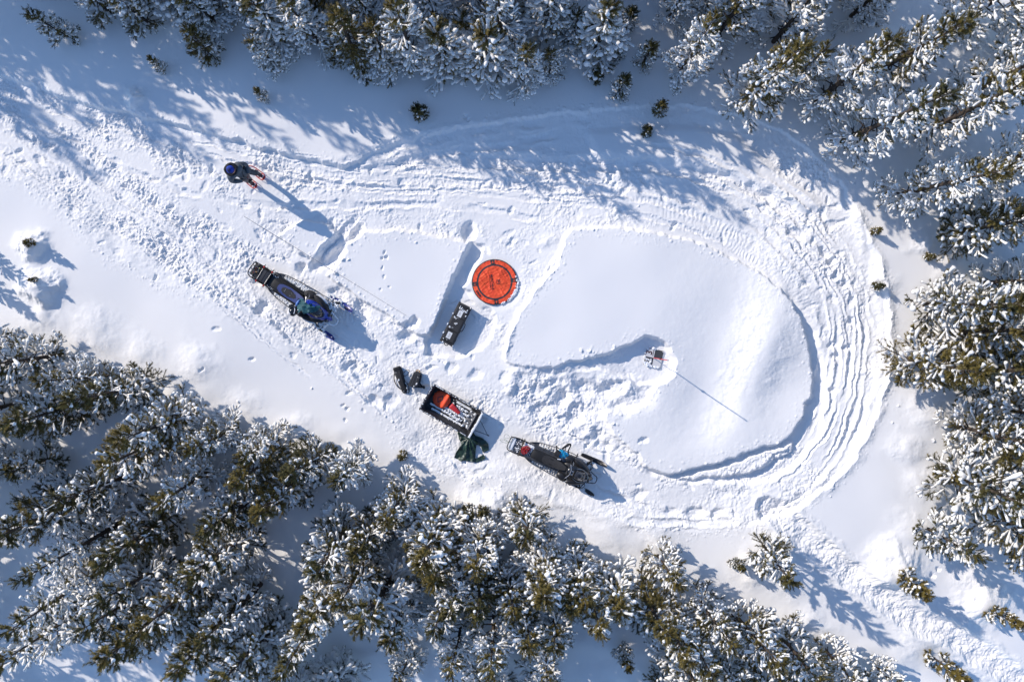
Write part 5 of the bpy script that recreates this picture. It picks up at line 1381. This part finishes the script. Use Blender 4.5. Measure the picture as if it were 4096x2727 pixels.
V = [(0, -.02, .95), (-.01, -.04, 1.12), (-.02, -.08, 1.32), (-.02, -.11, 1.46), (-.01, -.13, 1.54), tuple(hd + Vector((0, 0, .0))), tuple(hd + Vector((.0, 0, .12))),
     (-.02, .09, 1.42), (.00, .23, 1.16), (.24, .06, 1.08), (.31, .0, 1.07),
     (-.02, -.28, 1.42), (-.01, -.41, 1.16), (.24, -.20, 1.08), (.31, -.13, 1.07),
     (.0, .08, .90), (.17, .20, .52), (.0, .19, .10), (.12, .19, .06),
     (.0, -.12, .90), (.08, -.18, .50), (-.03, -.19, .10), (.10, -.19, .06)]
E_ = [(0, 1), (1, 2), (2, 3), (3, 4), (4, 5), (5, 6), (3, 7), (7, 8), (8, 9), (9, 10), (3, 11), (11, 12), (12, 13), (13, 14), (0, 15), (15, 16), (16, 17), (17, 18), (0, 19), (19, 20), (20, 21), (21, 22)]
RA = [.14, .13, .14, .09, .055, .085, .07, .06, .045, .032, .035, .06, .045, .032, .035, .085, .058, .042, .04, .085, .058, .042, .04]
# fingers: five short chains out of each palm, curled round the controller
for base, sgn in ((10, 1), (14, -1)):
    p = Vector(V[base])
    for k, (off, ln) in enumerate(((.030, .062), (.010, .072), (-.012, .068), (-.032, .052))):
        i = len(V)
        V += [tuple(p + Vector((.035, off * .8, .004))), tuple(p + Vector((.035 + ln * .5, off, -.004))), tuple(p + Vector((.035 + ln * .75, off - sgn * .008, -.030)))]
        E_ += [(base, i), (i, i + 1), (i + 1, i + 2)]; RA += [.011, .0095, .008]
    i = len(V); V += [tuple(p + Vector((.012, -sgn * .040, .014))), tuple(p + Vector((.045, -sgn * .058, .018)))]; E_ += [(base, i), (i, i + 1)]; RA += [.012, .010]
body = skin('body', V, E_, RA, SKINM, per, 1)
# face: nose, brow, ears joined as head parts
bm = NB(); ell(bm, hd + Vector((.085, 0, .035)), (.022, .014, .024)); obj('nose', bm, SKINM, per)
for s in (-1, 1):
    bm = NB(); ell(bm, hd + Vector((.075, s * .032, .06)), (.012, .012, .009), n=10); obj('eye', bm, WHITEP, per)
    bm = NB(); ell(bm, hd + Vector((0, s * .088, .045)), (.02, .010, .03), n=10); obj('ear', bm, SKINM, per)
bm = NB(); ell(bm, hd + Vector((.080, 0, -.005)), (.010, .026, .007), n=10); obj('mouth', bm, mat('lips', (.35, .10, .09), .5), per)
# clothes
jv = [(0, -.02, .86), (0, -.03, .98), (-.01, -.05, 1.14), (-.02, -.08, 1.32), (-.02, -.11, 1.45),
      (-.02, .10, 1.41), (.0, .17, 1.30), (.00, .25, 1.15), (.13, .16, 1.10), (.235, .065, 1.08),
      (-.02, -.30, 1.41), (-.01, -.37, 1.30), (-.01, -.43, 1.15), (.13, -.31, 1.10), (.235, -.205, 1.08)]
je = [(0, 1), (1, 2), (2, 3), (3, 4), (4, 5), (5, 6), (6, 7), (7, 8), (8, 9), (4, 10), (10, 11), (11, 12), (12, 13), (13, 14)]
jr = [(.21, .20), (.21, .20), (.21, .20), (.22, .21), .15, .125, .108, .095, .08, .055, .125, .108, .095, .08, .055]
skin('jacket', jv, je, jr, JACK, per, 2)
skin('trousers', [(0, -.02, .95), (.0, .09, .86), (.10, .15, .68), (.17, .20, .52), (.08, .195, .32), (.0, .19, .17), (.0, -.13, .86), (.05, -.16, .68), (.08, -.18, .50), (.02, -.185, .3), (-.03, -.19, .17)],
     [(0, 1), (1, 2), (2, 3), (3, 4), (4, 5), (0, 6), (6, 7), (7, 8), (8, 9), (9, 10)], [.15, .12, .10, .088, .078, .078, .12, .10, .088, .078, .078], PANTS, per, 2)
bm = NB(); ell(bm, hd + Vector((-.005, 0, .075)), (.115, .105, .105), (0, R(8), 0), 0, 24); tube(bm, [tuple(hd + Vector((-.005 + .112 * cos(a), .103 * sin(a), .055))) for a in np.linspace(0, 2 * pi, 25)[:-1]], .016, 8, closed=True)
obj('beanie', bm, BEAN, per)
bm = NB(); tube(bm, curve([tuple(hd + Vector(v)) for v in ((.06, .13, -.10), (-.04, .16, -.09), (-.14, .12, -.06), (-.18, 0, -.05), (-.14, -.12, -.06), (-.04, -.16, -.09), (.06, -.13, -.10))]), [.035, .045, .05, .055, .055, .055, .06, .06, .06, .06, .065, .065, .065, .065, .065, .065, .06, .06, .06, .06, .055, .055, .055, .05, .05, .05, .045, .045, .04, .04, .035][:31], 9)
ell(bm, hd + Vector((-.15, -.02, -.02)), (.09, .14, .07), (0, R(-25), 0)); obj('hood', bm, HOODM, per)
bm = NB(); tube(bm, curve([tuple(hd + Vector((-.02 + .15 * cos(a), .15 * sin(a), -.055 - .02 * cos(a)))) for a in np.linspace(0, 2 * pi, 13)[:-1]], 2, True), .035, 8, closed=True); obj('collar', bm, HOODM, per)
bm = NB(); tube(bm, curve([(.13, .02, 1.36), (.165, -.06, 1.2), (.185, -.10, 1.05), (.17, -.02, .92)]), .022, 6, flat=.4); obj('chest_strap', bm, HOODM, per)
for s, (ax0, ay0) in ((1, (.0, .19)), (-1, (-.03, -.19))):
    bm = NB(); rr = []
    for x, w, z_ in ((-.11, .045, .10), (-.09, .055, .13), (.0, .055, .16), (.08, .052, .11), (.16, .05, .085), (.20, .03, .07)):
        rr.append([(ax0 + x, ay0 - w, .02), (ax0 + x, ay0 - w, z_ * .7), (ax0 + x, ay0, z_), (ax0 + x, ay0 + w, z_ * .7), (ax0 + x, ay0 + w, .02)])
    rings(bm, rr); tube(bm, [(ax0 - .02, ay0, .12), (ax0 - .01, ay0, .26)], .062, 10); bt = obj('boot', bm, BOOT, per, 180, sub=1)
    bm = NB()
    for k in range(4): box(bm, (ax0 + .03 + k * .035, ay0, .155 - k * .02), (.014, .09, .012), bev=.003)
    obj('laces', bm, BOOTG, bt)
    # snowshoe
    bm = NB()
    sh = [(-.36, 0), (-.33, .05), (-.15, .09), (.10, .105), (.22, .095), (.29, .05), (.30, 0), (.29, -.05), (.22, -.095), (.10, -.105), (-.15, -.09), (-.33, -.05)]
    tube(bm, curve([(ax0 + x, ay0 + y, .03 + (.05 if x > .2 else 0)) for x, y in sh], 4, True), .012, 7, closed=True)
    box(bm, (ax0 + .26, ay0, .065), (.07, .13, .010), (0, R(-15), 0), bev=.004); box(bm, (ax0 + .12, ay0, .03), (.03, .18, .008)); box(bm, (ax0 - .12, ay0, .03), (.03, .15, .008))
    sn = obj('snowshoe', bm, mat('red_snowshoe', (.55, .03, .025), .45), per)
    bm = NB(); tube(bm, curve([(ax0 + .10, ay0 - .07, .03), (ax0 + .10, ay0, .14), (ax0 + .10, ay0 + .07, .03)]), .012, 6, flat=.4); tube(bm, curve([(ax0 - .10, ay0 - .06, .04), (ax0 - .12, ay0, .10), (ax0 - .10, ay0 + .06, .04)]), .01, 6, flat=.4); obj('binding', bm, BLACKM, sn)
c_, s_ = cos(R(-40)), sin(R(-40))
rcx, rcy = .385, -.065
rc = thing('handheld_controller', 'small black controller held at the waist by the person', 'controller', (fx + rcx * c_ - rcy * s_, fy + rcx * s_ + rcy * c_, gzp + 1.07), R(-40), ry=R(-15))
bm = NB(); box(bm, (0, 0, 0), (.10, .16, .03), bev=.012, seg=2); obj('controller_body', bm, BLACKP, rc)
bm = NB(); box(bm, (.02, 0, .019), (.05, .09, .004)); obj('screen', bm, CLEAR, rc)
for s in (-1, 1):
    bm = NB(); tube(bm, [(-.02, s * .055, .01), (-.02, s * .055, .035)], .006, 6); obj('stick', bm, BLACKM, rc)
